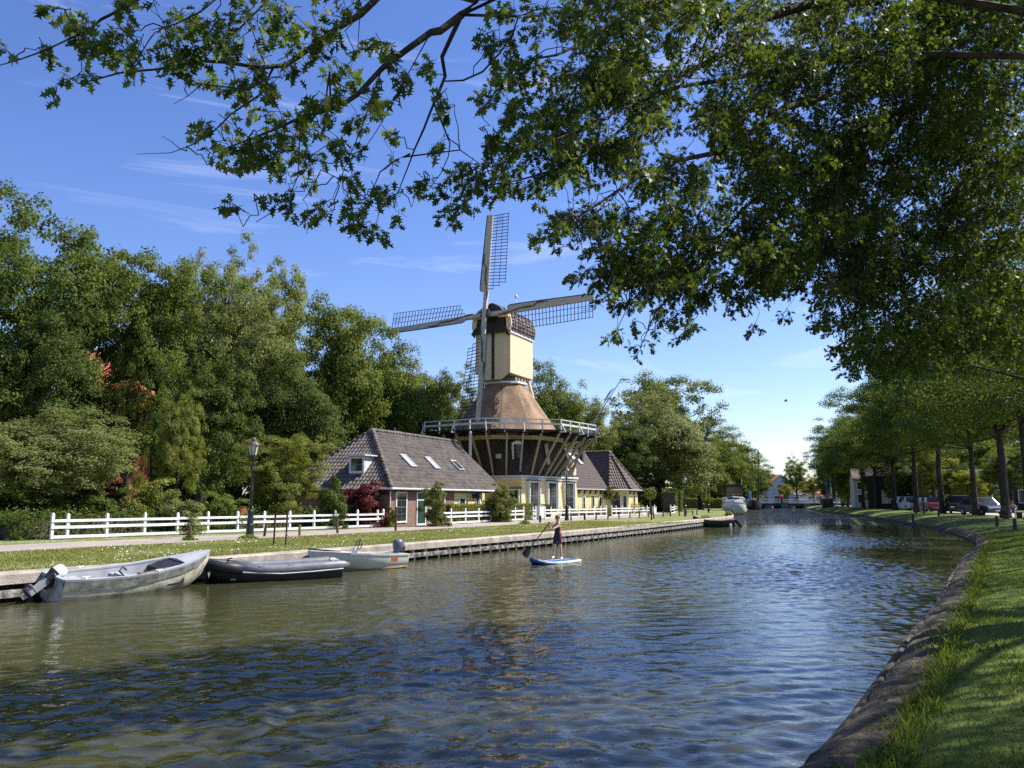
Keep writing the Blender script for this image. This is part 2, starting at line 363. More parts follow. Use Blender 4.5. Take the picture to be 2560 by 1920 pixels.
nI, nJ = XG.shape; me = bpy.data.meshes.new('water'); me.vertices.add(nI * nJ); me.vertices.foreach_set('co', np.stack([XG, YG, ZG], -1).astype(np.float32).ravel())
ix = np.arange(nI * nJ, dtype=np.int32).reshape(nI, nJ); fa = np.stack([ix[:-1, :-1], ix[1:, :-1], ix[1:, 1:], ix[:-1, 1:]], -1).reshape(-1, 4)
me.loops.add(fa.size); me.polygons.add(len(fa)); me.loops.foreach_set('vertex_index', fa.ravel()); me.polygons.foreach_set('loop_start', np.arange(0, fa.size, 4, dtype=np.int32)); me.update(calc_edges=True)
struct(finish('water', me, WATER, None, True))

# wooden edge of the near bank with trodden earth behind it
be = thing('bank_edging', 'low weathered wooden edging along the curved grass bank on the right', 'edging', (RL[60].x, RL[60].y, 0))
def on_line(L, NN, offs, y0, y1, off, jit=0, seed=1):
    r = random.Random(seed); m = MB(0, (-off[0], -off[1], -off[2])); R = []
    for i in range(len(L)):
        if y0 <= L[i].y <= y1:
            R.append([(L[i].x + NN[i].x * (d + r.uniform(-jit, jit)), L[i].y + NN[i].y * (d + r.uniform(-jit, jit)), z + r.uniform(-jit, jit)) for d, z in offs])
    return m.loft(R, True, True)
b0 = be.location
on_line(RL, RN, [(-.05, -.9), (-.05, .12), (.0, .15), (.07, .13), (.07, -.9)], -20, 230, b0, .022).build('plank', WOODG if False else POSTW, be)
RF = smooth_line([q for q in RL if -12 < q.y < 62][::4], .22); RFN = normals(RF, False)
er = np.random.default_rng(8); ea = er.uniform(0, 6.28, 12); ew = er.uniform(.7, 9, 12)
def nz(x, y): return sum(math.sin(ew[i] * x + ea[i]) * math.sin(ew[i] * y * 1.13 + ea[(i + 5) % 12]) / (1 + ew[i] * .35) for i in range(12)) / 3
m = MB(); R = []
for i, q in enumerate(RF):
    row = []
    for d, z in ((.02, .10), (.05, .185), (.12, .235), (.2, .27), (.3, .315), (.36, .325), (.40, .335), (.44, .335), (.48, .33), (.52, .31)):
        dd = d + (.16 * nz(q.x * .9, q.y * .9) if d > .31 else .03 * nz(q.x * 2, q.y * 2)); p_ = q + RFN[i] * dd; row.append((p_.x, p_.y, z + .05 * nz(p_.x * 1.7 + 3, p_.y * 1.7) + er.normal() * .006))
    R.append(row)
m.loft(R, closed=False, caps=False); struct(m.build('earth_strip', DIRT, None, False))
# quay wall on the left
qy = thing('quay_wall', 'straight timber quay wall with pale capping beam and dark sheeting on the left bank', 'quay wall', ST(20, 16.9, 0))
q0 = qy.location
on_line(QL, QN, [(-.06, .36), (-.06, .55), (-.02, .58), (.38, .585), (.42, .36)], -40, 100, q0, .006).build('capping_beam', CAPB, qy)
on_line(QL, QN, [(.16, -1.1), (.16, .36), (.26, .36), (.26, -1.1)], -40, 130, q0).build('sheet_wall', SHEET, qy)
on_line(QL, QN, [(-.03, .10), (-.03, .245), (.13, .25), (.13, .10)], -40, 100, q0, .004).build('waling_beam', WALE, qy)
k = 0
PILEW = mat('pale_pile_head', (.50, .48, .44), .8, .25, 9)
PILED = mat('wet_timber_pile', (.05, .045, .035), .7, .4, 9)
for j in range(96):
    s = 8 + j * .72
    a = ST(s, 16.9); L0 = lerp_at(QL, a.y); 
    if L0 is None or L0.y > 74: continue
    h = .305 + .02 * math.sin(j * 7.3)
    pm = MB(RZ, (L0.x - q0.x, L0.y - q0.y, -q0.z)); pm.box(-.06, .06, -.02, .15, -.9, .098); 
    pb = pm.build('pile', PILED, qy)
    if True:
        hm = MB(RZ, (L0.x - q0.x, L0.y - q0.y, -q0.z)); hm.box(-.045, .045, .02, .15, .251, h + .03); hm.build('bolt_block', PILEW, pb)
# ---------------------------------------------------------------- trees: shared crowns of many small leaves on trunks with limbs
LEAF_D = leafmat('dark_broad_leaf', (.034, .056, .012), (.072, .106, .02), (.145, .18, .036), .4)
LEAF_M = leafmat('mid_green_leaf', (.052, .078, .012), (.112, .148, .024), (.20, .23, .045), .4)
LEAF_L = leafmat('light_green_leaf', (.085, .11, .02), (.165, .19, .036), (.26, .27, .07), .4)
LEAF_G = leafmat('grey_green_leaf', (.085, .105, .032), (.16, .182, .055), (.25, .265, .10), .4)
LEAF_Y = leafmat('yellow_green_leaf', (.095, .12, .015), (.20, .22, .03), (.33, .33, .055), .4)
LEAF_R = leafmat('dark_red_leaf', (.045, .010, .012), (.11, .022, .020), (.20, .06, .035), .25)
LEAF_RG = leafmat('green_leaf_with_red_tips', (.06, .09, .02), (.12, .155, .035), (.22, .16, .06), .35)
LEAF_O = leafmat('oak_leaf', (.034, .062, .010), (.070, .108, .016), (.14, .18, .033), .43, .5, .22)

def leaf_quads(rng, P, Nrm, size, asp=.55):
    """diamond leaves centred on P, facing Nrm"""
    n = len(P); a = rng.normal(size=(n, 3)); a -= Nrm * (a * Nrm).sum(1, keepdims=True); a /= np.linalg.norm(a, axis=1, keepdims=True) + 1e-9
    b = np.cross(Nrm, a); s = (size * rng.uniform(.6, 1.35, n))[:, None]
    V = np.empty((n, 4, 3)); V[:, 0] = P - a * s; V[:, 1] = P + b * s * asp + a * s * .1; V[:, 2] = P + a * s; V[:, 3] = P - b * s * asp + a * s * .1
    return V
STAR = np.array([(0, 0), (.10, .22), (.05, .40), (-.0, .0)])
OAK = [(0, .0), (.03, .16), (.26, .14), (.10, .30), (.13, .38), (.44, .36), (.30, .44), (.14, .52), (.15, .58), (.36, .68), (.12, .76), (0, 1.02)]
OAK = OAK + [(-x, y) for x, y in OAK[-2:0:-1]]
OAKS = [(0, 0), (.07, .2), (.36, .2), (.12, .45), (.38, .6), (.12, .72), (0, 1.0), (-.12, .72), (-.38, .6), (-.12, .45), (-.36, .2), (-.07, .2)]
def leaf_poly(rng, P, axis, Nrm, size, shape):
    n = len(P); axis = axis / (np.linalg.norm(axis, axis=1, keepdims=True) + 1e-9)
    Nrm = Nrm - axis * (Nrm * axis).sum(1, keepdims=True); Nrm /= np.linalg.norm(Nrm, axis=1, keepdims=True) + 1e-9
    b = np.cross(Nrm, axis); q = np.array(shape); k = len(q); V = np.empty((n, k, 3)); s = size[:, None]
    curl = rng.uniform(-.35, .5, n)[:, None]; fold = rng.uniform(.0, .5, n)[:, None]
    for j in range(k):
        x, y = q[j]; V[:, j] = P + s * (axis * y + b * x + Nrm * (-curl * y * y + fold * abs(x)))
    return V
def unit(v): return v / (np.linalg.norm(v, axis=-1, keepdims=True) + 1e-9)
def crown_points(rng, nclump, nleaf, low=-.75, inner=.45, cs=(.17, .30), flat=.62, lump=.22, top=1.0):
    """points in a lumpy unit ball made of leaf clumps; returns points, leaf normals, tint"""
    D_ = unit(rng.normal(size=(nclump * 3, 3))); D_ = D_[D_[:, 2] > low][:nclump]; nc = len(D_)
    ph = rng.uniform(0, 6.28, (5, 3)); fr = rng.uniform(1.5, 4.0, (5, 3)); w = np.zeros(nc)
    for a, f in zip(ph, fr): w += np.prod(np.sin(D_ * f + a), axis=1)
    rad = (inner + (1 - inner) * rng.uniform(0, 1, nc) ** .45) * (1 + lump * w)
    C = D_ * rad[:, None]; c_s = rng.uniform(cs[0], cs[1], nc)
    wt = c_s ** 2; idx = rng.choice(nc, nleaf, p=wt / wt.sum())
    d = unit(rng.normal(size=(nleaf, 3))); r = rng.uniform(0, 1, nleaf) ** .42
    d[:, 2] = np.where(d[:, 2] < -.35, -d[:, 2] * .6, d[:, 2])
    P = C[idx] + d * (r * c_s[idx])[:, None] * np.array([1, 1, flat])
    Nn = unit(d * .7 + unit(C[idx]) * .4 + np.array([0, 0, .5]) + rng.normal(size=(nleaf, 3)) * .55)
    ct = rng.uniform(.25, .75, nc)
    return P, Nn, np.clip(ct[idx] + rng.normal(size=nleaf) * .16, 0, 1), C
CR = {}
def crown_mesh(key, seed, nclump, nleaf, leaf, shape=None, **kw):
    rng = np.random.default_rng(seed); P, Nn, tn, C = crown_points(rng, nclump, nleaf, **kw)
    if shape is None: me = np_mesh('crown', leaf_quads(rng, P, Nn, leaf), 4, tn)
    else:
        ax = rng.normal(size=P.shape) + unit(P) * .6 + np.array([0, 0, -.5]); me = np_mesh('crown', leaf_poly(rng, P, ax, Nn, leaf * 2 * rng.uniform(.7, 1.3, len(P)), shape), len(shape), tn)
    me.materials.append(LEAF_M); CR[key] = (me, C)
# leaf half-lengths are fractions of the crown radius
crown_mesh('round', 11, 400, 64000, .0212, cs=(.13, .25), flat=.85, inner=.35, lump=.2)
crown_mesh('round2', 12, 380, 64000, .0212, lump=.30, cs=(.12, .23), flat=.85, inner=.3)
crown_mesh('airy', 13, 300, 46000, .0195, inner=.15, lump=.36, cs=(.09, .19), flat=.85)
crown_mesh('tall', 14, 320, 56000, .0215, inner=.25, lump=.26, cs=(.11, .22), flat=.85)
crown_mesh('bush', 15, 90, 15000, .042, low=-.85, inner=.35, cs=(.22, .36), lump=.2)
crown_mesh('bush2', 16, 90, 14000, .042, low=-.85, inner=.3, cs=(.2, .36), lump=.32)
crown_mesh('ball', 17, 60, 5000, .07, low=-1, inner=.75, cs=(.2, .3), flat=1, lump=.06)
crown_mesh('small', 18, 40, 3500, .085, low=-.6, inner=.3, cs=(.22, .4), lump=.3)
def limbs(m, rng, base, fork, C, n, r0):
    idx = rng.choice(len(C), n, replace=False)
    for i in idx:
        e = Vector(C[i]); t = rng.uniform(.0, .55); s = fork.lerp(Vector((fork.x, fork.y, fork.z + (e.z - fork.z) * .4)) if e.z > fork.z else fork, t)
        mid = s.lerp(e, .5) + Vector((0, 0, abs(e.z - s.z) * -.08 + .1)) + Vector(rng.normal(size=3) * .25)
        r = r0 * rng.uniform(.28, .5)
        pts = [s, s.lerp(mid, .5) + Vector(rng.normal(size=3) * .1), mid, mid.lerp(e, .5) + Vector(rng.normal(size=3) * .15), e]
        m.tube(pts, [r, r * .8, r * .6, r * .4, r * .15], 5)
def tree(name, label, cat, base, key, rad, cz, leaf, r0=.3, bark=BARK, seed=1, nl=14, group=None, rz=None, lean=(0, 0), top=.75):
    """crown `key` scaled to the radii (rx, ry, rz) with its centre cz above the foot; trunk and limbs reach into it"""
    t = thing(name, label, cat, base, 0, group); rng = np.random.default_rng(seed); me, C = CR[key]
    a = rng.uniform(0, 6.28) if rz is None else rz
    o = bpy.data.objects.new('crown', me); COL.objects.link(o); o.parent = t; o.scale = rad; o.rotation_euler = (0, 0, a); o.location = (lean[0], lean[1], cz)
    o.material_slots[0].link = 'OBJECT'; o.material_slots[0].material = leaf
    ca, sa = math.cos(a), math.sin(a); X = C * np.array(rad)
    CW = np.stack([X[:, 0] * ca - X[:, 1] * sa + lean[0], X[:, 0] * sa + X[:, 1] * ca + lean[1], X[:, 2] + cz], 1)
    m = MB(); fork = Vector((lean[0] * .6, lean[1] * .6, max(cz - rad[2] * .65, cz * .3)))
    topz = cz + rad[2] * (top - .35)
    j = rng.normal(size=(6, 2)) * r0 * .35
    pts = [Vector((0, 0, -.3)), Vector((0, 0, .15)), Vector((j[1, 0] * .3, j[1, 1] * .3, .9)), fork.lerp(Vector((0, 0, .9)), .4) + Vector((j[2, 0], j[2, 1], 0)), fork, Vector((lean[0] + j[4, 0] * 2, lean[1] + j[4, 1] * 2, topz))]
    m.tube(pts, [r0 * 1.7, r0 * 1.35, r0, r0 * .9, r0 * .75, r0 * .15], 9)
    if nl: limbs(m, rng, pts[0], fork, CW, nl, r0)
    m.build('trunk', bark, t, True)
    return t
def P2(px, Y, z): d = D(px, HZ, Y); return Vector((d.x, Y, z))
# px column, distance, crown-top row, crown half-width (photo px), crown key, leaf, lift of the crown bottom (m), label
def tree_at(name, label, px, Y, ytop, hw, key, leaf, bottom=1.5, r0=.3, seed=1, group=None, cat='tree', zg=ZL, nl=14, bark=BARK, ry=None):
    b = P2(px, Y, zg); top = D(px, ytop, Y).z - zg; rx = hw / FPX * Y; rzv = (top - bottom) / 2
    return tree(name, label, cat, b, key, (rx * .92, (ry or rx) * .92, rzv * .95), bottom + rzv, leaf, r0, bark, seed, nl, group)
gL = 'tall trees of the wood on the left'
tree_at('tree', 'tallest dark tree at the left edge of the wood, open crown against the sky', 150, 58, 505, 235, 'airy', LEAF_D, 5.5, .5, 21, gL, nl=22)
tree_at('tree', 'dense dark tree low behind the tallest one, cut by the left edge', -90, 50, 640, 230, 'round2', LEAF_D, 1.5, .4, 22, gL)
tree_at('tree', 'dark bushy tree below the tallest crown with red roof patches beside it', 95, 50, 800, 150, 'round', LEAF_D, 2.5, .35, 23, gL)
tree_at('tree', 'light green tree right of the tallest tree in front of the red house', 385, 56, 668, 150, 'round2', LEAF_M, 6.5, .4, 24, gL)
tree_at('tree', 'thin leafy tree veiling the red brick house', 312, 53, 860, 62, 'airy', LEAF_M, .6, .25, 44, gL, nl=16)
tree_at('tree', 'airy pale tree with thin top twigs standing behind the left wood', 520, 66, 618, 120, 'airy', LEAF_G, 6, .3, 25, gL, nl=24)
tree_at('tree', 'airy pale tree beside the first one, its round top just lower', 650, 68, 640, 120, 'airy', LEAF_L, 6, .3, 26, gL, nl=20)
tree_at('tree', 'broad grey green tree filling the middle of the left wood', 590, 60, 760, 165, 'round', LEAF_G, 3, .45, 27, gL)
tree_at('tree', 'full round dark green tree left of the thatched mill behind the tiled roof', 830, 64, 765, 145, 'round2', LEAF_M, 3, .45, 28, gL)
tree_at('tree', 'lower bright green tree rising right above the house chimney', 985, 70, 880, 120, 'round', LEAF_M, 2, .35, 29, gL)
tree_at('tree', 'small dark tree showing between the wood and the left sails', 1085, 80, 945, 85, 'round2', LEAF_D, 2, .3, 30, gL)
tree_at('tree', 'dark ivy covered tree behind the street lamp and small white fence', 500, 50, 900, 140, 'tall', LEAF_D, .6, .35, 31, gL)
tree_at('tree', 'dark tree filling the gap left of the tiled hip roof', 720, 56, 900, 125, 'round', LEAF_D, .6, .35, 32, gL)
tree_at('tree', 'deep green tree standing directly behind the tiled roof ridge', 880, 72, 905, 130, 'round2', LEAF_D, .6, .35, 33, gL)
tree_at('tree', 'narrow grey green tree behind the lattice of the lowest sail', 1165, 92, 930, 75, 'airy', LEAF_G, 3, .25, 34, gL)
tree_at('tree', 'round tree right behind the cream mill body', 1375, 98, 925, 92, 'round', LEAF_M, 2, .35, 35, 'trees behind the mill and its right house')
tree_at('tree', 'low hazy green tree behind the flag pole', 1475, 105, 1010, 75, 'round2', LEAF_L, 2, .3, 36, 'trees behind the mill and its right house')
tree_at('tree', 'tall open crowned tree behind the big round one, its top above all', 1655, 138, 945, 122, 'round2', LEAF_M, 3, .5, 37, 'trees behind the mill and its right house', nl=22)
tree_at('tree', 'big round grey green tree right of the mill houses with dark trunk', 1645, 112, 1005, 134, 'round', LEAF_G, .6, .55, 38, 'trees behind the mill and its right house')
tree_at('tree', 'dark low tree in the shade behind the right tiled house', 1560, 108, 1075, 90, 'round2', LEAF_D, .8, .35, 39, 'trees behind the mill and its right house')
tree_at('tree', 'green tree bending over the path behind the far lamps', 1750, 135, 1095, 92, 'round2', LEAF_M, .8, .35, 40, 'trees behind the mill and its right house')
tree_at('tree', 'darker tall tree behind the white cruiser', 1812, 172, 1078, 80, 'round', LEAF_M, .8, .4, 41, 'trees by the far left bank')
tree_at('tree', 'round tree hanging over the dark barge at the far left bank', 1876, 222, 1148, 58, 'round', LEAF_M, .5, .35, 42, 'trees by the far left bank')
tree_at('tree', 'shady low tree behind the cruiser cabin', 1770, 160, 1180, 70, 'round', LEAF_D, .8, .3, 43, 'trees by the far left bank')
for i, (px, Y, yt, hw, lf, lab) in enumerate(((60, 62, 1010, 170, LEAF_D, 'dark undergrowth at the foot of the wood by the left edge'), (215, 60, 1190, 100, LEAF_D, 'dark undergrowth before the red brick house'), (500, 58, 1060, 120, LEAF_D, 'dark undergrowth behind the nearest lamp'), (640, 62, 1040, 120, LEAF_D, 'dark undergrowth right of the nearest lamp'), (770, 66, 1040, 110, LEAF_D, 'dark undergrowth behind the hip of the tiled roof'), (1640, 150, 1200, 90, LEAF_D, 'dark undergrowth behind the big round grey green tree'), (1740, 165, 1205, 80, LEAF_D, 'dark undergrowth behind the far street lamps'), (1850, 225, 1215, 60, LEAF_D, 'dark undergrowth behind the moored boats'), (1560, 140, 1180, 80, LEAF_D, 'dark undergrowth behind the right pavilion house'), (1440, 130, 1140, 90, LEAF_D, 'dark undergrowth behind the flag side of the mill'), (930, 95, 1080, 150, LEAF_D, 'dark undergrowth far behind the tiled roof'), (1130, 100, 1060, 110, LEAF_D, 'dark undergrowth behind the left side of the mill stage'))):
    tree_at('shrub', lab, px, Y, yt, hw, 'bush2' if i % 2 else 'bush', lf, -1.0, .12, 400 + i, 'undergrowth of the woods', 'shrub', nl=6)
# small trees and shrubs round the mill garden
gB = 'garden shrubs behind the white fence'
tree_at('tree', 'low spreading grey green willow like tree at the left end of the white fence', 120, 36, 1035, 190, 'round', LEAF_G, 1.2, .16, 51, None, nl=10)
tree_at('shrub', 'leafy light green shrub growing under the low spreading tree', 40, 34.5, 1195, 150, 'bush', LEAF_M, -.5, .05, 52, gB, 'shrub', nl=6)
tree_at('tree', 'upright light green young tree behind the fence left of the lamp', 440, 42, 990, 65, 'tall', LEAF_L, 1.0, .12, 53, None, nl=8)
tree_at('shrub', 'yellowish shrub behind the third bay of the left fence', 385, 38, 1200, 80, 'bush2', LEAF_L, -.9, .05, 54, gB, 'shrub', nl=6)
tree_at('shrub', 'blue green shrub leaning over the left fence', 455, 36.5, 1235, 62, 'bush', LEAF_G, -.9, .05, 55, gB, 'shrub', nl=6)
tree_at('shrub', 'low green shrub left of the lamp foot behind the fence', 545, 39, 1232, 70, 'bush2', LEAF_M, -.9, .05, 56, gB, 'shrub', nl=6)
tree_at('shrub', 'dark shrub at the left end post of the fence', 245, 35.5, 1225, 60, 'bush', LEAF_D, -.3, .05, 57, gB, 'shrub', nl=6)
tree_at('tree', 'bright green small tree right of the lamp, branching low', 712, 44, 1098, 100, 'round2', LEAF_L, .7, .16, 58, None, nl=10)
tree_at('shrub', 'dark green climber bush spilling over the fence beside the red shrub', 833, 43.5, 1201, 44, 'bush', LEAF_D, -1.4, .05, 59, gB, 'shrub', nl=6)
tree_at('shrub', 'dark red smoke bush in front of the house hip', 915, 46.3, 1206, 66, 'bush2', LEAF_R, -.7, .06, 60, gB, 'shrub', nl=8)
tree_at('shrub', 'green rose bush growing beside the green house door', 1088, 47.2, 1206, 36, 'bush2', LEAF_RG, -1.0, .05, 61, gB, 'shrub', nl=8)
tree_at('shrub', 'tall thin climbing plant at the brick corner behind the fence end', 981, 45.6, 1262, 13, 'small', LEAF_L, -.5, .03, 62, gB, 'shrub', nl=3)
tree_at('shrub', 'reddish tipped shrub between the house and the mill door', 1250, 56.5, 1210, 40, 'bush2', LEAF_RG, -.9, .05, 63, gB, 'shrub', nl=8)
def clipped(name, label, p0, p1, depth, h, leaf, z=ZL, n=9000, ls=.06, cat='hedge', jit=.05, group=None):
    p0, p1 = Vector((p0[0], p0[1], 0)), Vector((p1[0], p1[1], 0)); d = (p1 - p0); L = d.length; d.normalize(); nn = Vector((-d.y, d.x, 0))
    rng = np.random.default_rng(int(abs(p0.x * 31 + p0.y * 7)) + 3)
    u = rng.uniform(0, L, n); v = rng.uniform(-depth / 2, depth / 2, n); w = rng.uniform(0, h, n); f = rng.integers(0, 4, n)
    v = np.where(f == 0, -depth / 2, np.where(f == 1, depth / 2, v)); w = np.where(f >= 2, h, w)
    u2 = rng.uniform(0, 1, n); u = np.where(u2 < .06, 0, np.where(u2 > .94, L, u))
    P = np.stack([u, v, w], 1) + rng.normal(size=(n, 3)) * jit; P[:, 2] = np.maximum(P[:, 2], .02)
    Nn = unit(np.stack([(u2 > .94) * 1. - (u2 < .06) * 1., (f == 1) * 1. - (f == 0) * 1., (f >= 2) * 1.], 1) + rng.normal(size=(n, 3)) * .5)
    t = thing(name, label, cat, (p0.x, p0.y, z), math.atan2(d.y, d.x), group)
    me = np_mesh('foliage', leaf_quads(rng, P, Nn, ls), 4, np.clip(rng.normal(.5, .2, n), 0, 1)); finish('foliage', me, leaf, t)
    c = MB().box(.05, L - .05, -depth / 2 + .08, depth / 2 - .08, 0, h - .08); c.build('core_twigs', POSTW, t)
    return t
clipped('hedge', 'low leafy green hedge growing through the white fence in front of the mill', ST(43.0, 28.75), ST(55.4, 29.75), .45, 1.12, LEAF_L, n=14000, cat='hedge', ls=.055)
clipped('hedge', 'dark clipped hedge block beside the white garden gate', ST(58.4, 30.1), ST(59.3, 30.1), .5, 1.05, LEAF_D, n=2500, ls=.04)
clipped('hedge', 'tall clipped hedge end where the path bends away', P2(1672, 101, 0), P2(1692, 118, 0), 1.6, 2.4, LEAF_D, n=6000, ls=.1)
clipped('hedge', 'long pale clipped hedge beyond the path bend', P2(1690, 150, 0), P2(1812, 152, 0), 1.2, 1.7, LEAF_L, n=8000, ls=.1)
def standard(px, Y, yt, yb, label):
    b = P2(px, Y, ZL); zt = D(px, yt, Y).z - ZL; zb = D(px, yb, Y).z - ZL; r = (zt - zb) / 2
    return tree('standard_tree', label, 'clipped tree', b, 'ball', (r * 1.05, r * 1.05, r), (zt + zb) / 2, LEAF_L if px > 1580 else LEAF_M, .07, BARKL, int(px), 4, 'round clipped standard trees')
standard(1531, 79, 1216, 1252, 'round clipped standard tree in front of the right tiled house')
standard(1625, 85, 1221, 1248, 'round clipped standard tree right of the tiled house, yellower')
clipped('shrub', 'tuft of pale feathery garden plants in front of the right house corner', ST(76.6, 30.3), ST(79.2, 30.3), .8, .95, LEAF_L, n=1500, ls=.09, cat='shrub', jit=.16)
clipped('shrub', 'low flowering border behind the fence below the yellow side house', ST(62.5, 30.6), ST(73.5, 30.6), .6, .55, LEAF_M, n=3500, ls=.07, cat='shrub', jit=.12)
clipped('shrub', 'dark low shrubs inside the left garden behind the white fence', ST(18, 31.6), ST(36, 31.2), 1.6, .75, LEAF_D, n=9000, ls=.08, cat='shrub', jit=.2)
def tuft(label, p, r, h, leaf, n=220, ls=.06):
    rng = np.random.default_rng(int(abs(p[0] * 77 + p[1] * 13)) + 1); d = unit(rng.normal(size=(n, 3))); d[:, 2] = abs(d[:, 2]); P = d * rng.uniform(.2, 1, (n, 1)) * np.array([r, r, h])
    t = thing('weed_tuft', label, 'plant', p); finish('leaves', np_mesh('leaves', leaf_quads(rng, P, unit(d + rng.normal(size=(n, 3)) * .6), ls), 4, rng.uniform(0, 1, n)), leaf, t); return t
tuft('green weed tuft at the foot of the leaning bollard on the left', G(474, 1351, ZL), .28, .18, LEAF_M)
tuft('green weed tuft round the bollard before the garden gate', G(1312, 1310, ZL), .45, .25, LEAF_M)
tuft('leafy weed growing from the quay cap near the rowing boat', G(1765, 1303, ZL - .25), .55, .6, LEAF_L, 300, .1)
tuft('leafy weed growing on the quay corner behind the rowing boat', G(1822, 1292, ZL - .1), .45, .65, LEAF_L, 260, .1)
tuft('green weeds round the foot of the nearest street lamp', G(620, 1347, ZL), .4, .15, LEAF_M, 200)
# ---------------------------------------------------------------- roofs of modelled pantiles
def tile_plane(P0, u, v, poly, col=.25, row=.34, amp=.052, step=.034, mb=None, k=6):
    """poly: convex outline in (u, v) coordinates on the roof plane; rows of waved tiles, each lapping the one below"""
    P0, u, v = Vector(P0), Vector(u).normalized(), Vector(v).normalized(); n = u.cross(v).normalized()
    mb = mb or MB(); vs = [p[1] for p in poly]; v0, v1 = min(vs), max(vs)
    def span(vv):
        xs = []
        for (a, b), (c, d) in zip(poly, poly[1:] + poly[:1]):
            if (b - vv) * (d - vv) <= 0 and abs(d - b) > 1e-9: xs.append(a + (c - a) * (vv - b) / (d - b))
            elif abs(d - b) <= 1e-9 and abs(b - vv) < 1e-6: xs += [a, c]
        return (min(xs), max(xs)) if xs else None
    nr = max(1, int(round((v1 - v0) / row))); dv = (v1 - v0) / nr; du = col / k
    for r in range(nr):
        a, b = v0 + r * dv, v0 + (r + 1) * dv
        s0, s1 = span(a + 1e-5), span(b - 1e-5)
        if not s0 or not s1: continue
        lo, hi = min(s0[0], s1[0]), max(s0[1], s1[1]); i0, i1 = math.floor(lo / du), math.ceil(hi / du)
        A, B_, Cc = [], [], []
        for i in range(i0, i1 + 1):
            x = i * du; ph = (i % k) / k * 2 * math.pi
            h = amp * (math.cos(ph) * .6 + math.cos(2 * ph) * .18)
            xa, xb = min(max(x, s0[0]), s0[1]), min(max(x, s1[0]), s1[1])
            A.append(mb.v(P0 + u * xa + v * a + n * (h + step))); B_.append(mb.v(P0 + u * xb + v * b + n * h)); Cc.append(mb.v(P0 + u * xa + v * a + n * (h - .02)))
        for i in range(len(A) - 1):
            mb.F.append([A[i], A[i + 1], B_[i + 1], B_[i]]); mb.F.append([Cc[i], Cc[i + 1], A[i + 1], A[i]])
    return mb
def tri_roof(P, mb=None, **kw):
    """roof plane through the points P, the first two being the eave"""
    P = [Vector(p) for p in P]; u = (P[1] - P[0]).normalized(); n = u.cross(P[2] - P[0]).normalized(); v = n.cross(u)
    return tile_plane(P[0], u, v, [((p - P[0]).dot(u), (p - P[0]).dot(v)) for p in P], mb=mb, **kw)
def ridge_tiles(m, a, b, r=.11, L=.36):
    a, b = Vector(a), Vector(b); d = b - a; n = max(1, int(d.length / L))
    for i in range(n): m.tube([a + d * (i / n), a + d * ((i + 1.12) / n)], [r * 1.08, r * .9], 8)
def window(parent, frm, x0, x1, z0, z1, y=0.0, proud=.06, fw=.07, cols=2, rows_=3, gl=None, fm=None, face=-1, bar=.03, name='window'):
    """a framed, glazed window in the plane y = const of the frame `frm` (an MB factory); frame stands proud"""
    f = frm(); fy = y + face * proud; yi = y + face * .004
    a, b = min(fy, y - face * .08), max(fy, y - face * .08)
    f.box(x0, x0 + fw, a, b, z0, z1); f.box(x1 - fw, x1, a, b, z0, z1); f.box(x0 + fw, x1 - fw, a, b, z1 - fw, z1); f.box(x0 + fw, x1 - fw, a, b, z0, z0 + fw)
    o = f.build(name, fm or WHITE, parent)
    g = frm(); g.box(x0 + fw, x1 - fw, min(y + face * .012, y + face * .02), max(y + face * .012, y + face * .02), z0 + fw, z1 - fw); g.build('pane', gl or GLS, o)
    if cols > 1 or rows_ > 1:
        q = frm(); c0, c1 = sorted((y + face * .021, y + face * .04))
        for i in range(1, cols): xx = x0 + fw + (x1 - x0 - 2 * fw) * i / cols; q.box(xx - bar / 2, xx + bar / 2, c0, c1, z0 + fw, z1 - fw)
        for i in range(1, rows_):
            zz = z0 + fw + (z1 - z0 - 2 * fw) * i / rows_; bb = bar * (2 if i * 2 == rows_ else 1); q.box(x0 + fw, x1 - fw, c0 + face * .001 if face > 0 else c0 - .001, c1, zz - bb / 2, zz + bb / 2)
        q.build('glazing_bars', BARM, o)
    return o
BARM = mat('grey_green_window_bars', (.10, .12, .12), .5, .1)

# ---------------------------------------------------------------- the windmill
MC = Vector((-.6, 70.8, ZL)); MR = math.radians(57)
mill = thing('windmill', 'Dutch windmill with thatched tower, cream turning body and four lattice sails', 'windmill', MC, MR)
def octa(a, z, rnd=0.0):
    R = a / math.cos(math.pi / 8); out = []
    for k in range(8):
        an = math.pi / 8 + k * math.pi / 4
        if rnd:
            for e in (-rnd, rnd): out.append(((R * (1 - rnd * .55)) * math.cos(an + e), (R * (1 - rnd * .55)) * math.sin(an + e), z))
        else: out.append((R * math.cos(an), R * math.sin(an), z))
    return out
h0, h1 = 4.64, 4.42
m = MB(); m.loft([[(-h0, -h0, -.2), (h0, -h0, -.2), (h0, h0, -.2), (-h0, h0, -.2)], [(-h1, -h1, 3.25), (h1, -h1, 3.25), (h1, h1, 3.25), (-h1, h1, 3.25)]]); m.build('base_wall', YELL, mill)
m = MB(); m.box(-4.6, 4.6, -4.6, 4.6, 3.25, 3.40); m.box(-4.52, 4.52, -4.52, 4.52, 3.05, 3.248); m.build('base_cornice', GREYW, mill, bevel=.03)
sq = []
for k in range(8):
    an = math.pi / 8 + k * math.pi / 4; cx = 1 if math.cos(an) > 0 else -1; cy = 1 if math.sin(an) > 0 else -1
    e = .12; sq.append((cx * (4.38 - (0 if abs(math.cos(an)) > .7 else e)), cy * (4.38 - (e if abs(math.cos(an)) > .7 else 0)), 3.40))
m = MB(); m.loft([sq, octa(4.52, 6.3)]); m.build('brick_tower', BRKD, mill)
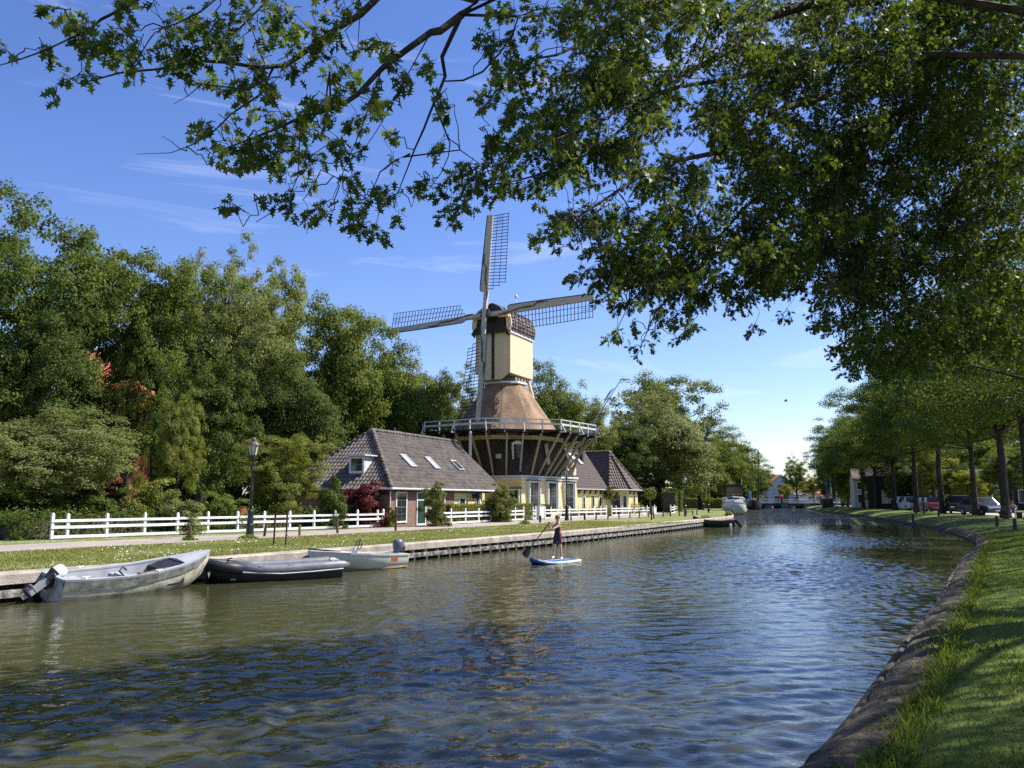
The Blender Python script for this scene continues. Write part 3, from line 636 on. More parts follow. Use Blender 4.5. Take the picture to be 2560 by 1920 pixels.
m = MB(); m.loft([octa(4.60, 6.30), octa(4.66, 6.62)]); m.build('cornice_band', SAILB, mill)
fl = lambda: MB()
for xx in (-2.82, .06, 2.94):
    w = window(mill, fl, xx - .74, xx + .74, .62, 2.98, -h0 + .03, .06, .13, 3, 4, bar=.035)
    b = MB(); b.box(xx - .86, xx + .86, -h0 - .16, -h1 - .0, 2.99, 3.045); b.build('window_hood', IRON, w)
    b = MB(); b.box(xx - .84, xx - .745, -h0 - .12, -h1 + .1, .6, 2.985); b.box(xx + .745, xx + .84, -h0 - .12, -h1 + .1, .6, 2.985); b.build('frame', WHITE, w)
# door in the left face (looking at it from the canal)
fd = lambda: MB(-math.pi / 2)
d = window(mill, fd, 3.25, 4.42, 0, 2.35, -h0 + .02, .09, .12, 1, 1, gl=mat('doorway_shade', (.012, .012, .012), .5), name='door')  # flat black pane stands in for the dark inside the doorway
b = MB(); b.box(-h0 - .16, -h0 + .3, -4.5, -3.15, 2.36, 2.44); b.build('door_hood', IRON, mill)
# tower window and hatch on the broach facet towards the canal corner: a frame turned by 45 degrees
ft = lambda: MB(-math.pi / 4)
yf = -5.28
w = window(mill, ft, -.50, .30, 4.55, 5.95, yf - .06, .08, .10, 2, 4, bar=.028, name='tower_window')
b = MB(-math.pi / 4); b.loft([[(-.58, yf - .17, 5.955), (.38, yf - .17, 5.955), (.38, yf + .7, 5.955), (-.58, yf + .7, 5.955)], [(-.18, yf - .17, 6.12), (-.02, yf - .17, 6.12), (-.02, yf + .7, 6.12), (-.18, yf + .7, 6.12)]]); b.box(-.50, -.44, yf - .05, yf + .7, 4.6, 5.95); b.box(.24, .30, yf - .05, yf + .7, 4.6, 5.95); b.build('window_pediment', WHITE, w)
b = MB(); b.beam((-.9, -4.62, 6.05), (-.5, -4.60, 4.35), .46, .08, (0, -1, 0)); b.build('hatch', SAILB, mill)
b = MB(-math.pi / 2); b.box(2.1, 2.6, -4.50, -4.2, 4.75, 5.1); b.build('side_hatch', GREYW, mill)
# stage
SA, SZ = 7.25, 6.9
m = MB(); m.loft([octa(SA, SZ - .10), octa(SA, SZ)]); m.build('stage_deck', BLACK, mill)
m = MB()
for k in range(32):
    a = k * math.pi / 16 + .03; R = SA * .985 / max(math.cos(((a + math.pi / 8) % (math.pi / 4)) - math.pi / 8), .3)
    m.beam((4.4 * math.cos(a), 4.4 * math.sin(a), SZ - .20), (R * math.cos(a), R * math.sin(a), SZ - .20), .11, .18)
m.build('stage_joists', BLACK, mill)
OC = octa(SA - .06, SZ); OE = octa(SA + .45, SZ)
rails = MB(); rail2 = MB()
for k in range(8):
    a, b = Vector(OC[k]), Vector(OC[(k + 1) % 8]); d = (b - a).normalized(); o_ = Vector((d.y, -d.x, 0))
    rails.beam(a + Vector((0, 0, .78)), b + Vector((0, 0, .78)), .07, .07); rail2.beam(a + Vector((0, 0, .43)) - d * .0, b + Vector((0, 0, .43)), .035, .15)
    for j in range(4):
        p = a.lerp(b, j / 4); pm = MB(); pm.beam(p + Vector((0, 0, -.22)), p + Vector((0, 0, .745)), .085, .085, (d.x, d.y, 0)); po = pm.build('railing_post', GREYW, mill)
        if j % 2 == 0:
            q = MB(); q.beam(p + o_ * .05 + Vector((0, 0, .5)), p + o_ * .38 + Vector((0, 0, -.12)), .06, .06); q.beam(p - o_ * .1 + Vector((0, 0, -.16)), p + o_ * .44 + Vector((0, 0, -.16)), .08, .1); q.build('brace', GREYW, po)
rails.build('top_rail', GREYW, mill); rail2.build('middle_rail', GREYW, mill)
for k in range(8):
    a, b = Vector(OC[k]), Vector(OC[(k + 1) % 8])
    for t in (0, .28, .5, .75):
        p = a.lerp(b, t) * .975; p.z = SZ - .28; an = math.atan2(p.y, p.x); c, s_ = math.cos(an), math.sin(an); R = 4.44 / max(abs(c), abs(s_)); R = min(R, 5.9)
        if abs(c) > .3 and abs(s_) > .3: R *= .985
        m = MB(); m.beam((R * c, R * s_, 3.42), p, .14, .14); m.build('strut', STRUT, mill)
sp_ = Matrix.Rotation(-MR, 3, 'Z') @ (D(1176, 1110, 63.6) - MC)
m = MB(); m.beam((sp_.x, sp_.y, 3.2), (sp_.x, sp_.y, 6.7), .16, .16); m.build('support_post', GREYW, mill)
# thatch
prof = [(4.74, 6.62), (4.70, 6.92), (4.28, 7.45), (3.72, 8.3), (3.20, 9.1), (2.66, 9.9), (2.16, 10.6), (1.66, 11.25)]
m = MB(); m.loft([octa(a, z, .12) for a, z in prof]); m.build('thatched_tower', THATCH, mill)
an = -3 * math.pi / 4 - math.pi / 8
m = MB(); rr = random.Random(4); pts = []
for (a, z) in prof[1:6]:
    R = a / math.cos(math.pi / 8) * .945; w0 = .30 * (.6 + .4 * a / 4.6) / max(R, 1)
    pts.append([((R + (.0 if abs(e) > .5 else .03)) * math.cos(an + e * w0), (R + (.0 if abs(e) > .5 else .03)) * math.sin(an + e * w0), z + .02) for e in (-1, -.4, .4, 1)])
m.loft(pts, closed=False, caps=False); m.build('mossy_ridge', MOSS, mill, True)
m = MB(); m.loft([octa(1.72, 11.22), octa(1.80, 11.28), octa(1.76, 11.42), octa(1.5, 11.46)]); m.build('collar_ring', WHITE, mill)
BR = math.radians(-82.5)
mb = lambda: MB(BR)
m = mb()
for yy in (-.9, -.3, .3, .9): m.box(-1.5, 1.5, yy - .14, yy + .14, 11.47, 11.75)
m.box(-.4, -.1, -1.9, 1.9, 11.75, 12.0); m.box(.1, .4, -1.9, 1.9, 11.75, 12.0); m.build('carrier_beams', WOODG, mill)
# turning body
BW, BL, BT, BB = 1.6, 2.3, 15.62, 11.98
def skirt(yy, t):
    out = [(-BW, BT), (-BW, BB)]
    for k in range(7):
        e = k / 6; out.append((-BW + .95 * e, BB - .52 * (.5 - .5 * math.cos(math.pi * e))))
    out += [(-x, z) for x, z in reversed(out)]
    return out
m = mb(); sk = skirt(0, 0)
for y0, y1 in ((-BL, -BL + .1), (BL - .1, BL)): m.loft([[(x, y0, z) for x, z in sk], [(x, y1, z) for x, z in sk]])
m.box(-BW, -BW + .1, -BL + .1, BL - .1, BB, BT); m.box(BW - .1, BW, -BL + .1, BL - .1, BB, BT); m.box(-BW + .1, BW - .1, -BL + .1, BL - .1, BB + .05, BB + .15)
m.build('mill_body', CREAM, mill)
m = mb(); m.box(-.12, .12, -BL - .05, -BL - .003, 11.5, 15.4); m.build('centre_strip', BLACK, mill)
m = mb()
for sx in (-1, 1): m.beam((sx * (BW - .02), -BL - .03, BB), (sx * (BW - .02), -BL - .03, BT), .1, .05, (0, 1, 0))
m.build('corner_boards', CREAM, mill)
rp = [(1.66, 15.50), (1.80, 15.95), (1.78, 16.45), (1.62, 16.95), (1.30, 17.35), (.80, 17.62), (.28, 17.75), (0, 17.78)]
def resample(P, n):
    L = [0]
    for a, b in zip(P, P[1:]): L.append(L[-1] + math.dist(a, b))
    out = []
    for i in range(n + 1):
        d = L[-1] * i / n; j = max(k for k in range(len(L)) if L[k] <= d + 1e-9); j = min(j, len(P) - 2); t = (d - L[j]) / (L[j + 1] - L[j]); out.append((P[j][0] + (P[j + 1][0] - P[j][0]) * t, P[j][1] + (P[j + 1][1] - P[j][1]) * t))
    return out
rs = resample(rp, 11)
m = mb(); edge = []
for (a, b) in zip(rs, rs[1:]):
    dx, dz = b[0] - a[0], b[1] - a[1]; L = math.hypot(dx, dz); nx, nz = dz / L, -dx / L
    edge += [(a[0] + nx * .05, a[1] + nz * .05), (b[0], b[1])]
full = edge + [(-x, z) for x, z in reversed(edge)]
N_ = 24
for yy0, yy1 in [(-2.5 + i * (4.9 / N_), -2.5 + (i + 1) * (4.9 / N_)) for i in range(N_)]:
    j = .012 * ((int(yy0 * 97) % 3) - 1)
    m.loft([[(x * (1 + j), yy0, z) for x, z in full], [(x * (1 + j), yy1 - .012, z) for x, z in full]])
m.build('shingled_roof', TILED, mill)
m = mb(); m.box(BW + .005, BW + .10, -2.45, 2.4, 15.36, 15.54); m.box(-BW - .10, -BW - .005, -2.45, 2.4, 15.36, 15.54); m.build('eaves_board', WHITE, mill)
# gable front: cream verge boards, dark storm boards, hood over the shaft
m = mb()
for sx in (-1, 1):
    o1 = [(sx * (x + .05), z) for x, z in rp[:6]]; i1 = [(sx * (x - .42 + .02 * k), z - .05 * k) for k, (x, z) in enumerate(rp[:6])]
    q = o1 + i1[::-1]; m.loft([[(x, -2.66, z) for x, z in q], [(x, -2.52, z) for x, z in q]])
m.build('verge_boards', CREAM, mill)
dk = [(-1.55, 15.05), (-1.45, 15.35), (1.35, 15.35), (1.5, 15.1), (1.86, 15.02), (1.5, 15.62), (1.25, 16.05), (1.25, 16.9), (-1.25, 16.9), (-1.25, 16.05), (-1.6, 15.75), (-1.86, 15.4)]
m = mb(); m.loft([[(x, -2.78, z) for x, z in dk], [(x, -2.67, z) for x, z in dk]]); m.build('storm_boards', DARKB, mill)
hd = [(-1.55, 16.92), (-.9, 17.3), (-.15, 17.55), (.0, 17.86), (.35, 17.9), (1.0, 17.55), (1.35, 17.2), (1.3, 16.95)]
m = mb(); m.loft([[(x * .96, -3.1, z - .06) for x, z in hd], [(x, -2.4, z) for x, z in hd]]); m.build('shaft_hood', DARKB, mill)
m = mb(); m.box(-1.7, -.75, -2.92, -2.68, 16.62, 16.9); m.box(.75, 1.7, -2.92, -2.68, 16.62, 16.9); m.build('front_beam', CREAM, mill)
m = mb(); m.lathe([(.20, 17.78), (.2, 18.1), (.12, 18.35), (.26, 18.5), (.26, 18.56), (.1, 18.6)], (0, 2.25, 0), 10); fin = m.build('finial', WHITE, mill)
m = mb(); m.tube([(0, 2.25, 18.6), (0, 2.25, 19.45)], .025, 6); m.ball((0, 2.25, 19.62), .14, .14, .22); m.build('finial_ball', WHITE, fin, True)
# windshaft, hub and sails
T_ = math.radians(13); HUB = Vector((0, -3.55, 16.78)); fdir = Vector((0, -math.cos(T_), math.sin(T_))); vdir = Vector((0, math.sin(T_), math.cos(T_))); wdir = Vector((1, 0, 0))
m = mb(); m.tube([HUB - fdir * 1.6, HUB - fdir * .2], .26, 8); m.beam(HUB - fdir * .42, HUB + fdir * .42, .72, .72, vdir); hub = m.build('hub', BLACK, mill, bevel=.05)
m = mb()
for k in range(3):
    a = math.radians(90 + 60 * k); d = wdir * math.cos(a) + vdir * math.sin(a); c = HUB + fdir * .44; m.beam(c - d * .27, c + d * .27, .045, .02, fdir)
m.build('star', WHITE, hub)
LAT = mat('shade_blue_lattice', (.02, .026, .04), .5, .2, 8)  # brown laths in shade against the sky, put into the colour as navy
CLOTH = mat('rolled_sail_cloth', (.10, .085, .07), .8, .3, 9, .4, 30)
RHO = math.radians(2.6)
for k in range(4):
    a = RHO + k * math.pi / 2; dr = wdir * math.cos(a) + vdir * math.sin(a); sd_ = wdir * math.sin(a) - vdir * math.cos(a)      # sd_: lattice side
    c = HUB + fdir * (.19 if k % 2 else -.19)
    m = mb(); R = 9.45
    A = lambda r, s, f=0.0: c + dr * r + sd_ * s + fdir * f
    m.loft([[A(r, -w), A(r, w), A(r, w, w * 1.6), A(r, -w, w * 1.6)] for r, w in ((0, .17), (2.4, .17), (5, .13), (R, .085))]); sail = m.build('sail', SAILB, mill)
    # leading board: twisted, on the side away from the lattice
    m = mb()
    tw = lambda r: math.radians(22 - 2.0 * r)
    B = lambda r, s, f=0.0: A(r, s * math.cos(tw(r)), .16 + f - s * math.sin(tw(r)))
    rs_ = [1.95, 2.2, 3, 4, 5, 6, 7, 8, 9, R]; wb = [.38, .50, .50, .49, .48, .46, .44, .42, .40, .39]
    m.loft([[B(r, -w, .0), B(r, .10, .0), B(r, .10, .035), B(r, -w, .035)] for r, w in zip(rs_, wb)]); m.build('leading_board', SAILB, sail)
    m = mb(); m.loft([[B(r, -w - .06, -.01), B(r, -w + .005, -.01), B(r, -w + .005, .06), B(r, -w - .06, .06)] for r, w in zip(rs_, wb)]); m.build('board_edge', BLACK, sail)
    m = mb(); nb = 24
    wl = lambda r: 1.55 if r > 2.6 else 1.1
    for i in range(nb):
        r = 2.25 + (R - .1 - 2.25) * i / (nb - 1); w = 1.62 if i > 1 else (.62 if i == 0 else 1.12)
        m.beam(B(r, .05, -.03), B(r, w, -.03), .035, .05, dr)
    for s in (.56, 1.06, 1.58):
        r0 = 2.2 if s < .6 else (2.5 if s < 1.2 else 2.8); pp = [B(r0 + (R - .05 - r0) * i / 8, s, .01) for i in range(9)]
        for p, q in zip(pp, pp[1:]): m.beam(p, q, .035, .03, fdir)
    for s in (.73, .9): m.beam(B(R - .1, s, 0), B(R - .95, s, 0), .025, .025, fdir)
    m.build('lattice', LAT, sail)
    m = mb(); pp = []
    for i in range(15):
        e = i / 14; r = 1.15 + 4.4 * e; pp.append(A(r, .10 + .10 * math.cos(e * 7) - .55 * max(0, e - .3) if e < .75 else -.32 - .06 * math.sin(e * 9), .30))
    m.tube(pp, [.02] + [.055 + .02 * math.sin(i * 1.9) for i in range(13)] + [.03], 6); m.build('rolled_cloth', CLOTH, sail, True)
# tail beam, braces and stairs behind the body
m = mb()
for sx in (-.62, .62): m.beam((sx, 2.35, 12.2), (sx, 4.7, 7.0), .12, .26, (0, 1, 0))
for i in range(15): y = 2.4 + 2.2 * i / 14; z = 12.05 - (y - 2.35) * 2.21 + .2; m.box(-.6, .6, y - .12, y + .12, z - .03, z + .02)
m.build('tail_stairs', CREAM, mill)
m = mb(); m.beam((1.1, 2.2, 12.3), (.95, 5.6, 7.9), .2, .26, (0, 1, 0)); m.beam((-1.1, 2.2, 12.3), (-.95, 5.6, 7.9), .2, .26, (0, 1, 0)); m.beam((-2.2, 5.65, 7.85), (2.2, 5.65, 7.85), .2, .2); m.build('tail_beams', CREAM, mill)
# flag on the stage railing
fp0, fp1 = D(1467, 1084, 69.3), D(1553, 948, 69.6)
fg = thing('flag', 'pale blue flag with a white emblem on a slanting grey pole above the mill stage', 'flag', fp0)
m = MB(0, -fp0); m.tube([fp0, fp1], [.05, .035], 6); m.ball(fp1, .08); m.build('flagpole', ALU, fg)
FLAGM = mat('pale_blue_flag', (.30, .52, .78), .7, .12, 3)
m = MB(0, -fp0); R = []
tip = D(1537, 968, 69.55); bot = D(1512, 1003, 69.4)
for i in range(9):
    e = i / 8; a = tip.lerp(bot, e); L = 1.15 * math.sin(math.pi * min(1, .12 + e * .8)) + .15
    R.append([a + Vector((-.10 * j * L * (1 - .4 * e) + .12 * e * j * .1, .10 * math.sin(j * 2.1 + e * 3), -.16 * j * L * (.5 + e * .5) * .8)) for j in range(6)])
m.loft(R, closed=False, caps=False); fo = m.build('cloth', FLAGM, fg, True); sm_ = fo.modifiers.new('solid', 'SOLIDIFY'); sm_.thickness = .012
m = MB(0, -fp0); c = (R[3][2] + R[4][3]) / 2; ua = (R[5][2] - R[2][2]).normalized(); ub = (R[3][4] - R[3][1]).normalized()
m.loft([[c + (ua * math.cos(t * math.pi / 6) * .26 + ub * math.sin(t * math.pi / 6) * .2) + Vector((0, -.13, 0)) for t in range(12)], [c + (ua * math.cos(t * math.pi / 6) * .26 + ub * math.sin(t * math.pi / 6) * .2) + Vector((0, -.10, 0)) for t in range(12)]]); m.build('emblem', WHITE, fg)

# ---------------------------------------------------------------- the tiled house left of the mill
H0 = Vector((-6.80, 46.5, ZL)); HRZ = math.radians(66.2)
def hx(px, y=0.0):
    k = (px - 1280) / FPX; c, s_ = math.cos(HRZ), math.sin(HRZ); bx, by = H0.x - s_ * y, H0.y + c * y
    return (k * by - bx) / (c - k * s_)
hs = thing('tiled_house', 'low brick and yellow house with a big brown grey pantile roof and dormer', 'house', H0, HRZ)
def on_plane(px, py, z0, slope, axis, b=None, rz=None, c0=-.3):
    """local point where a sight line meets the roof plane z = z0 + slope * (coordinate - c0)"""
    r = ray(px, py); o = Vector((0, 0, EYE)); b = H0 if b is None else b; rz = HRZ if rz is None else rz; c, s_ = math.cos(rz), math.sin(rz); eu, et = Vector((c, s_, 0)), Vector((-s_, c, 0))
    e = eu if axis == 0 else et
    oc = (o - b).dot(e) - c0; t = (z0 + slope * oc - (EYE - ZL)) / (r.z - slope * r.dot(e))
    p = o + r * t - b; return Vector((p.dot(eu), p.dot(et), p.z))
EZ, RZZ, RX, RY, GX = 2.12, 5.75, 3.75, 3.70, hx(1262, -.3)
XB, XY = hx(1137), hx(1208)
m = MB(); m.box(0, XB, 0, 7.4, -.2, 2.3); m.build('brick_wall', BRK, hs)
m = MB(); m.box(XB + .002, XY, .05, 7.35, -.2, 2.3); m.box(XY, GX - .2, 1.2, 7.35, -.2, 2.3); m.loft([[(GX - .3, 1.2, 2.3), (GX - .3, 6.2, 2.3), (GX - .3, 3.7, 5.4)], [(GX - .2, 1.2, 2.3), (GX - .2, 6.2, 2.3), (GX - .2, 3.7, 5.4)]]); m.build('yellow_wall', YELL, hs)
FE = [(-.3, -.3, EZ), (GX, -.3, EZ), (GX, RY, RZZ), (RX, RY, RZZ)]
m = tri_roof(FE); tri_roof([(-.3, 7.7, EZ), (-.3, -.3, EZ), (RX, RY, RZZ)], m); tri_roof([(GX, 7.7, EZ), (-.3, 7.7, EZ), (RX, RY, RZZ), (GX, RY, RZZ)], m, k=4)
roof = m.build('roof', TILE, hs)
m = MB(); ridge_tiles(m, (-.3, -.3, EZ + .04), (RX, RY, RZZ + .04), .14); ridge_tiles(m, (-.3, 7.7, EZ + .04), (RX, RY, RZZ + .04), .13); ridge_tiles(m, (RX, RY, RZZ + .04), (GX, RY, RZZ + .04), .13); m.build('ridge_tiles', TILE, roof, True)
m = MB(); m.tube([(-.4, -.38, EZ - .02), (GX, -.38, EZ - .02)], .055, 6); m.tube([(-.38, -.4, EZ - .02), (-.38, 7.7, EZ - .02)], .055, 6); m.tube([(-.3, -.3, EZ - .05), (-.12, -.12, 1.9), (-.1, -.08, 0)], .035, 6); m.build('gutter', GREYW, hs)
m = MB(); m.box(-.28, GX, -.28, .0, EZ - .18, EZ - .06); m.box(-.28, 0, .0, 7.6, EZ - .18, EZ - .06); m.build('eaves_board', DARKB, hs)
cx_ = hx(985, 4.6); m = MB(); m.box(cx_ - .26, cx_ + .26, 4.3, 4.9, 4.7, 5.98); m.box(cx_ - .3, cx_ + .3, 4.26, 4.94, 5.98, 6.04); ch = m.build('chimney', BRK, roof); m = MB(); m.lathe([(.10, 6.04), (.09, 6.3)], (cx_, 4.6, 0), 8); m.build('chimney_pot', BRKD, roof)
f0 = lambda: MB()
window(hs, f0, hx(991.5), hx(1019), .2, 1.95, -.005, .05, .09, 2, 4)
window(hs, f0, hx(1085), hx(1113), .2, 1.95, -.005, .05, .09, 2, 4)
GDOOR = mat('dark_green_door', (.012, .05, .032), .4, .1)
d = window(hs, f0, hx(1043), hx(1066), .02, 1.97, -.005, .05, .08, 1, 1, gl=GDOOR, name='door')
m = MB(); m.box(hx(1044.5), hx(1064), -.05, -.03, 1.45, 1.5); m.build('door_transom', WHITE, d)
window(hs, f0, hx(1150), hx(1165), .85, 1.62, .045, .05, .07, 2, 2)
m = MB(); m.box(hx(1198.5), hx(1201), -.05, .05, .0, 2.0); m.build('door_post', WHITE, hs)
d = window(hs, f0, hx(1191.5), hx(1198), .0, 2.0, .045, .04, .05, 1, 1, gl=BLACK, name='door')
m = MB(); m.beam((9.9, .05, 1.98), (9.9, -.75, 1.98), .03, .03); m.beam((9.9, .05, 1.6), (9.9, -.5, 1.98), .025, .025); m.box(9.85, 9.95, -.72, -.2, 1.58, 1.9); m.build('hanging_sign', IRON, hs)
SL = (RZZ - EZ) / (RY + .3); SN = Vector((0, -SL, 1)).normalized(); SVd = Vector((0, 1, SL)).normalized()
def skylight(px, py, w, L, label=None, gl=GLSP):
    p = on_plane(px, py, EZ, SL, 1); P = lambda x, v, n: p + Vector((x, 0, 0)) + SVd * v + SN * n
    m = MB()
    for a, b, c, d in ((0, .09, 0, L), (w - .09, w, 0, L), (.09, w - .09, 0, .09), (.09, w - .09, L - .12, L)):
        m.hexa([P(a, c, .0), P(b, c, .0), P(b, d, .0), P(a, d, .0)], [P(a, c, .13), P(b, c, .13), P(b, d, .13), P(a, d, .13)])
    o = m.build('skylight', HULLG, roof)
    m = MB(); m.hexa([P(.09, .09, .06), P(w - .09, .09, .06), P(w - .09, L - .12, .06), P(.09, L - .12, .06)], [P(.09, .09, .09), P(w - .09, .09, .09), P(w - .09, L - .12, .09), P(.09, L - .12, .09)]); m.build('pane', gl, o)
skylight(1026, 1169, .72, 1.15); skylight(1087, 1174, .72, 1.15); skylight(1146, 1177, .85, 1.0, None, GLS)  # bright panes hold the painted sky reflection; dark glass marks the shaded third
# dormer in the hip that faces along the path
HSL = (RZZ - EZ) / (RX + .3)
dp = on_plane(892, 1184, EZ, HSL, 0); zt = dp.z + 1.02; x1 = dp.x + 1.02 / HSL; yw = .52
m = MB(); m.loft([[(dp.x + .0, dp.y - yw, dp.z - .1), (dp.x, dp.y + yw, dp.z - .1), (dp.x, dp.y + yw, zt), (dp.x, dp.y - yw, zt)], [(x1, dp.y - yw, zt - .02), (x1, dp.y + yw, zt - .02), (x1, dp.y + yw, zt), (x1, dp.y - yw, zt)]]); dor = m.build('dormer', GREYW, roof)
m = MB(); m.box(dp.x - .28, x1 + .25, dp.y - yw - .2, dp.y + yw + .2, zt, zt + .07); m.box(dp.x - .32, dp.x - .28, dp.y - yw - .22, dp.y + yw + .22, zt - .02, zt + .09); m.build('dormer_roof', GREYW, dor)
fdm = lambda: MB(-math.pi / 2)
wl = window(dor, fdm, -dp.y - yw + .0, -dp.y + yw - .0, dp.z + .02, zt - .02, dp.x - .002, .05, .13, 2, 2)

# ---------------------------------------------------------------- the houses right of the mill
rh = thing('yellow_house', 'yellow boarded house with dark tiled roof and pavilion end right of the mill', 'house', ST(66, 31), RZ)
m = MB(); m.box(.2, 8.4, .3, 6.6, -.2, 2.5); m.build('wall', YELL, rh)
m = MB(); m.prism([(8.35, .45), (10.05, -1.1), (12.5, -1.1), (13.7, .3), (13.7, 3.4), (8.4, 3.4)], -.2, 2.45); m.build('pavilion_wall', YELL, rh)
e2 = 2.45; pk = Vector((10.5, 1.0, 6.2)); qk = Vector((10.5, 3.6, 6.2)); vl = (7.9, 0, e2)
m = tri_roof([(.0, 0, e2), vl, tuple(qk), (.0, 3.6, 6.2)]); tri_roof([(14, 7.2, e2), (0, 7.2, e2), (0, 3.6, 6.2), tuple(qk)], m, k=4)
rA = m.build('main_roof', TILED, rh)
m = MB(); kw = dict(col=.27, amp=.05)
def tri2(a, b, c): tri_roof([a, b, c], m, **kw)
tri2(vl, (9.95, -1.4, e2), tuple(pk)); tri2((9.95, -1.4, e2), (12.8, -1.4, e2), tuple(pk)); tri2((12.8, -1.4, e2), (14.2, .2, e2), tuple(pk)); tri_roof([(14.2, .2, e2), (14.2, 3.8, e2), tuple(qk), tuple(pk)], m, **kw); tri_roof([(14.2, 3.8, e2), (14, 7.2, e2), tuple(qk)], m, **kw)
u = (pk - Vector(vl)); tile_plane(vl, (0, -1, 0), (2.6, 0, 3.75), [(0, 0), (-3.6, math.hypot(2.6, 3.75)), (-1.0, math.hypot(2.6, 3.75))], mb=m, **kw)
rB = m.build('pavilion_roof', TILED, rh)
m = MB()
for p in (vl, (9.95, -1.4, e2), (12.8, -1.4, e2), (14.2, .2, e2)): ridge_tiles(m, (p[0], p[1], p[2] + .05), (pk.x, pk.y, pk.z + .05), .13)
ridge_tiles(m, (pk.x, pk.y, pk.z + .05), (qk.x, qk.y, qk.z + .05), .13); ridge_tiles(m, (0, 3.6, 6.24), (qk.x, qk.y, qk.z + .05), .12); m.build('ridge_tiles', TILED, rB, True)
m = MB(); m.tube([(0, -.08, e2 - .02), (7.85, -.08, e2 - .02), (9.9, -1.48, e2 - .02), (12.85, -1.48, e2 - .02), (14.25, .15, e2 - .02)], .06, 6); m.build('gutter', HULLG, rh)
m = MB()
for x in (1.6, 2.8, 4.0, 5.2, 6.4, 7.6): m.box(x - .05, x + .05, .02, .3, e2 - .18, e2 - .06); m.box(x - .04, x + .04, .18, .3, e2 - .42, e2 - .18)
for x in (10.3, 11.4, 12.4): m.box(x - .05, x + .05, -1.38, -1.1, e2 - .18, e2 - .06); m.box(x - .04, x + .04, -1.22, -1.1, e2 - .42, e2 - .18)
m.build('eaves_brackets', DARKB, rh)
fr = lambda: MB()
for a, b in ((2.35, 2.95), (6.05, 6.65)): window(rh, fr, a, b, .55, 1.85, .295, .05, .09, 1, 2, bar=.03, fm=WHITE)
window(rh, fr, 4.4, 5.0, .0, 1.9, .295, .04, .05, 1, 1, gl=GDOOR, name='door')
window(rh, fr, 11.2, 11.75, .7, 1.95, -1.105, .05, .07, 1, 2)
ang = math.atan2(-1.55, 1.7)
fc = lambda: MB(ang, (8.35, .45, 0))
window(rh, fc, .35, 1.45, .0, 1.95, -.005, .05, .09, 1, 1, gl=BLACK, name='door'); window(rh, fc, 1.65, 2.1, .75, 1.95, -.005, .05, .06, 1, 2)
def rp_on(px, py): return on_plane(px, py, e2, 3.75 / 3.6, 1, ST(66, 31), RZ, 0.0)
p = rp_on(1453, 1150); m = MB(); m.box(p.x - .2, p.x + .2, p.y - .2, p.y + .2, p.z - .3, p.z + 1.1); m.build('chimney', BRKD, rA)
p = rp_on(1450, 1162); sv = Vector((0, 3.6, 3.75)).normalized(); sn = Vector((0, -3.75, 3.6)).normalized()
for dx, L, w_, mt in ((0, .9, .7, HULLG), (-.75, .9, .6, GLSP)):
    P = lambda x, v, n: p + Vector((x + dx, 0, 0)) + sv * (v + (.5 if dx else 0)) + sn * n
    m = MB(); m.hexa([P(0, 0, 0), P(w_, 0, 0), P(w_, L, 0), P(0, L, 0)], [P(0, 0, .14), P(w_, 0, .14), P(w_, L, .14), P(0, L, .14)]); m.build('skylight', mt, rA)
p = rp_on(1433, 1188); m = MB(); q = [(-.55, 0), (.55, 0), (.55, .55), (0, 1.25), (-.55, .55)]
m.loft([[(p.x + x, p.y - .05, p.z + z) for x, z in q], [(p.x + x, p.y + 1.2, p.z + z) for x, z in q]]); m.build('small_gable', CREAM, rA)
# ---------------------------------------------------------------- fences, posts and lamps on the left bank
def s_at(px, t):
    k = (px - 1280) / FPX; return t * (UY + k * UX) / (UX - k * UY)
def fence(name, label, pxs, t0, t1, h=.9, group='white post and rail fences along the path', seed=1, ends=True):
    s_ = [s_at(p, t0 + (t1 - t0) * (i / max(1, len(pxs) - 1))) for i, p in enumerate(pxs)]
    f = thing(name, label, 'fence', ST(s_[0], t0), RZ, group); rr = random.Random(seed); P = []
    for i, s in enumerate(s_):
        t = t0 + (t1 - t0) * (s - s_[0]) / (s_[-1] - s_[0]); x, y = s - s_[0], t - t0; P.append((x, y))
        hh = h + rr.uniform(-.015, .015) + (.04 if i in (0, len(s_) - 1) else 0); w = .05; lx = rr.uniform(-.012, .012)
        m = MB(); m.hexa([(x - w, y - w, -.1), (x + w, y - w, -.1), (x + w, y + w, -.1), (x - w, y + w, -.1)], [(x - w + lx, y - w, hh), (x + w + lx, y - w, hh), (x + w + lx, y + w, hh), (x - w + lx, y + w, hh)])
        m.hexa([(x - w + lx, y - w, hh + .001), (x + w + lx, y - w, hh + .001), (x + w + lx, y + w, hh + .001), (x - w + lx, y + w, hh + .001)], [(x - .02 + lx, y - .02, hh + .06), (x + .02 + lx, y - .02, hh + .06), (x + .02 + lx, y + .02, hh + .06), (x - .02 + lx, y + .02, hh + .06)])
        m.build('post', WHITE, f)
    for z, hgt in ((.70, .10), (.46, .11), (.10, .11)):
        m = MB()
        for i in range(len(P) - 1):
            a, b = P[i], P[i + 1]; m.beam((a[0] + (.002 if i else -.07), a[1] - .066, z + rr.uniform(-.008, .008)), (b[0], b[1] - .066, z + rr.uniform(-.008, .008)), .03, hgt)
        m.build('rail', WHITE, f)
    return f
fence('white_fence', 'long white three rail fence in front of the trees left of the house', [146, 187, 283, 375, 456, 530, 603, 668, 730, 790, 842, 896, 945, 962], 30.2, 28.75, seed=1)
fence('white_fence', 'white fence with the leafy hedge growing through it before the mill', [1076, 1090, 1127, 1163, 1196, 1228, 1258, 1288, 1308], 28.25, 29.3, seed=2)
fence('white_fence', 'short stub of white fence beside the picket gate', [1331, 1338], 29.8, 29.8, seed=3)
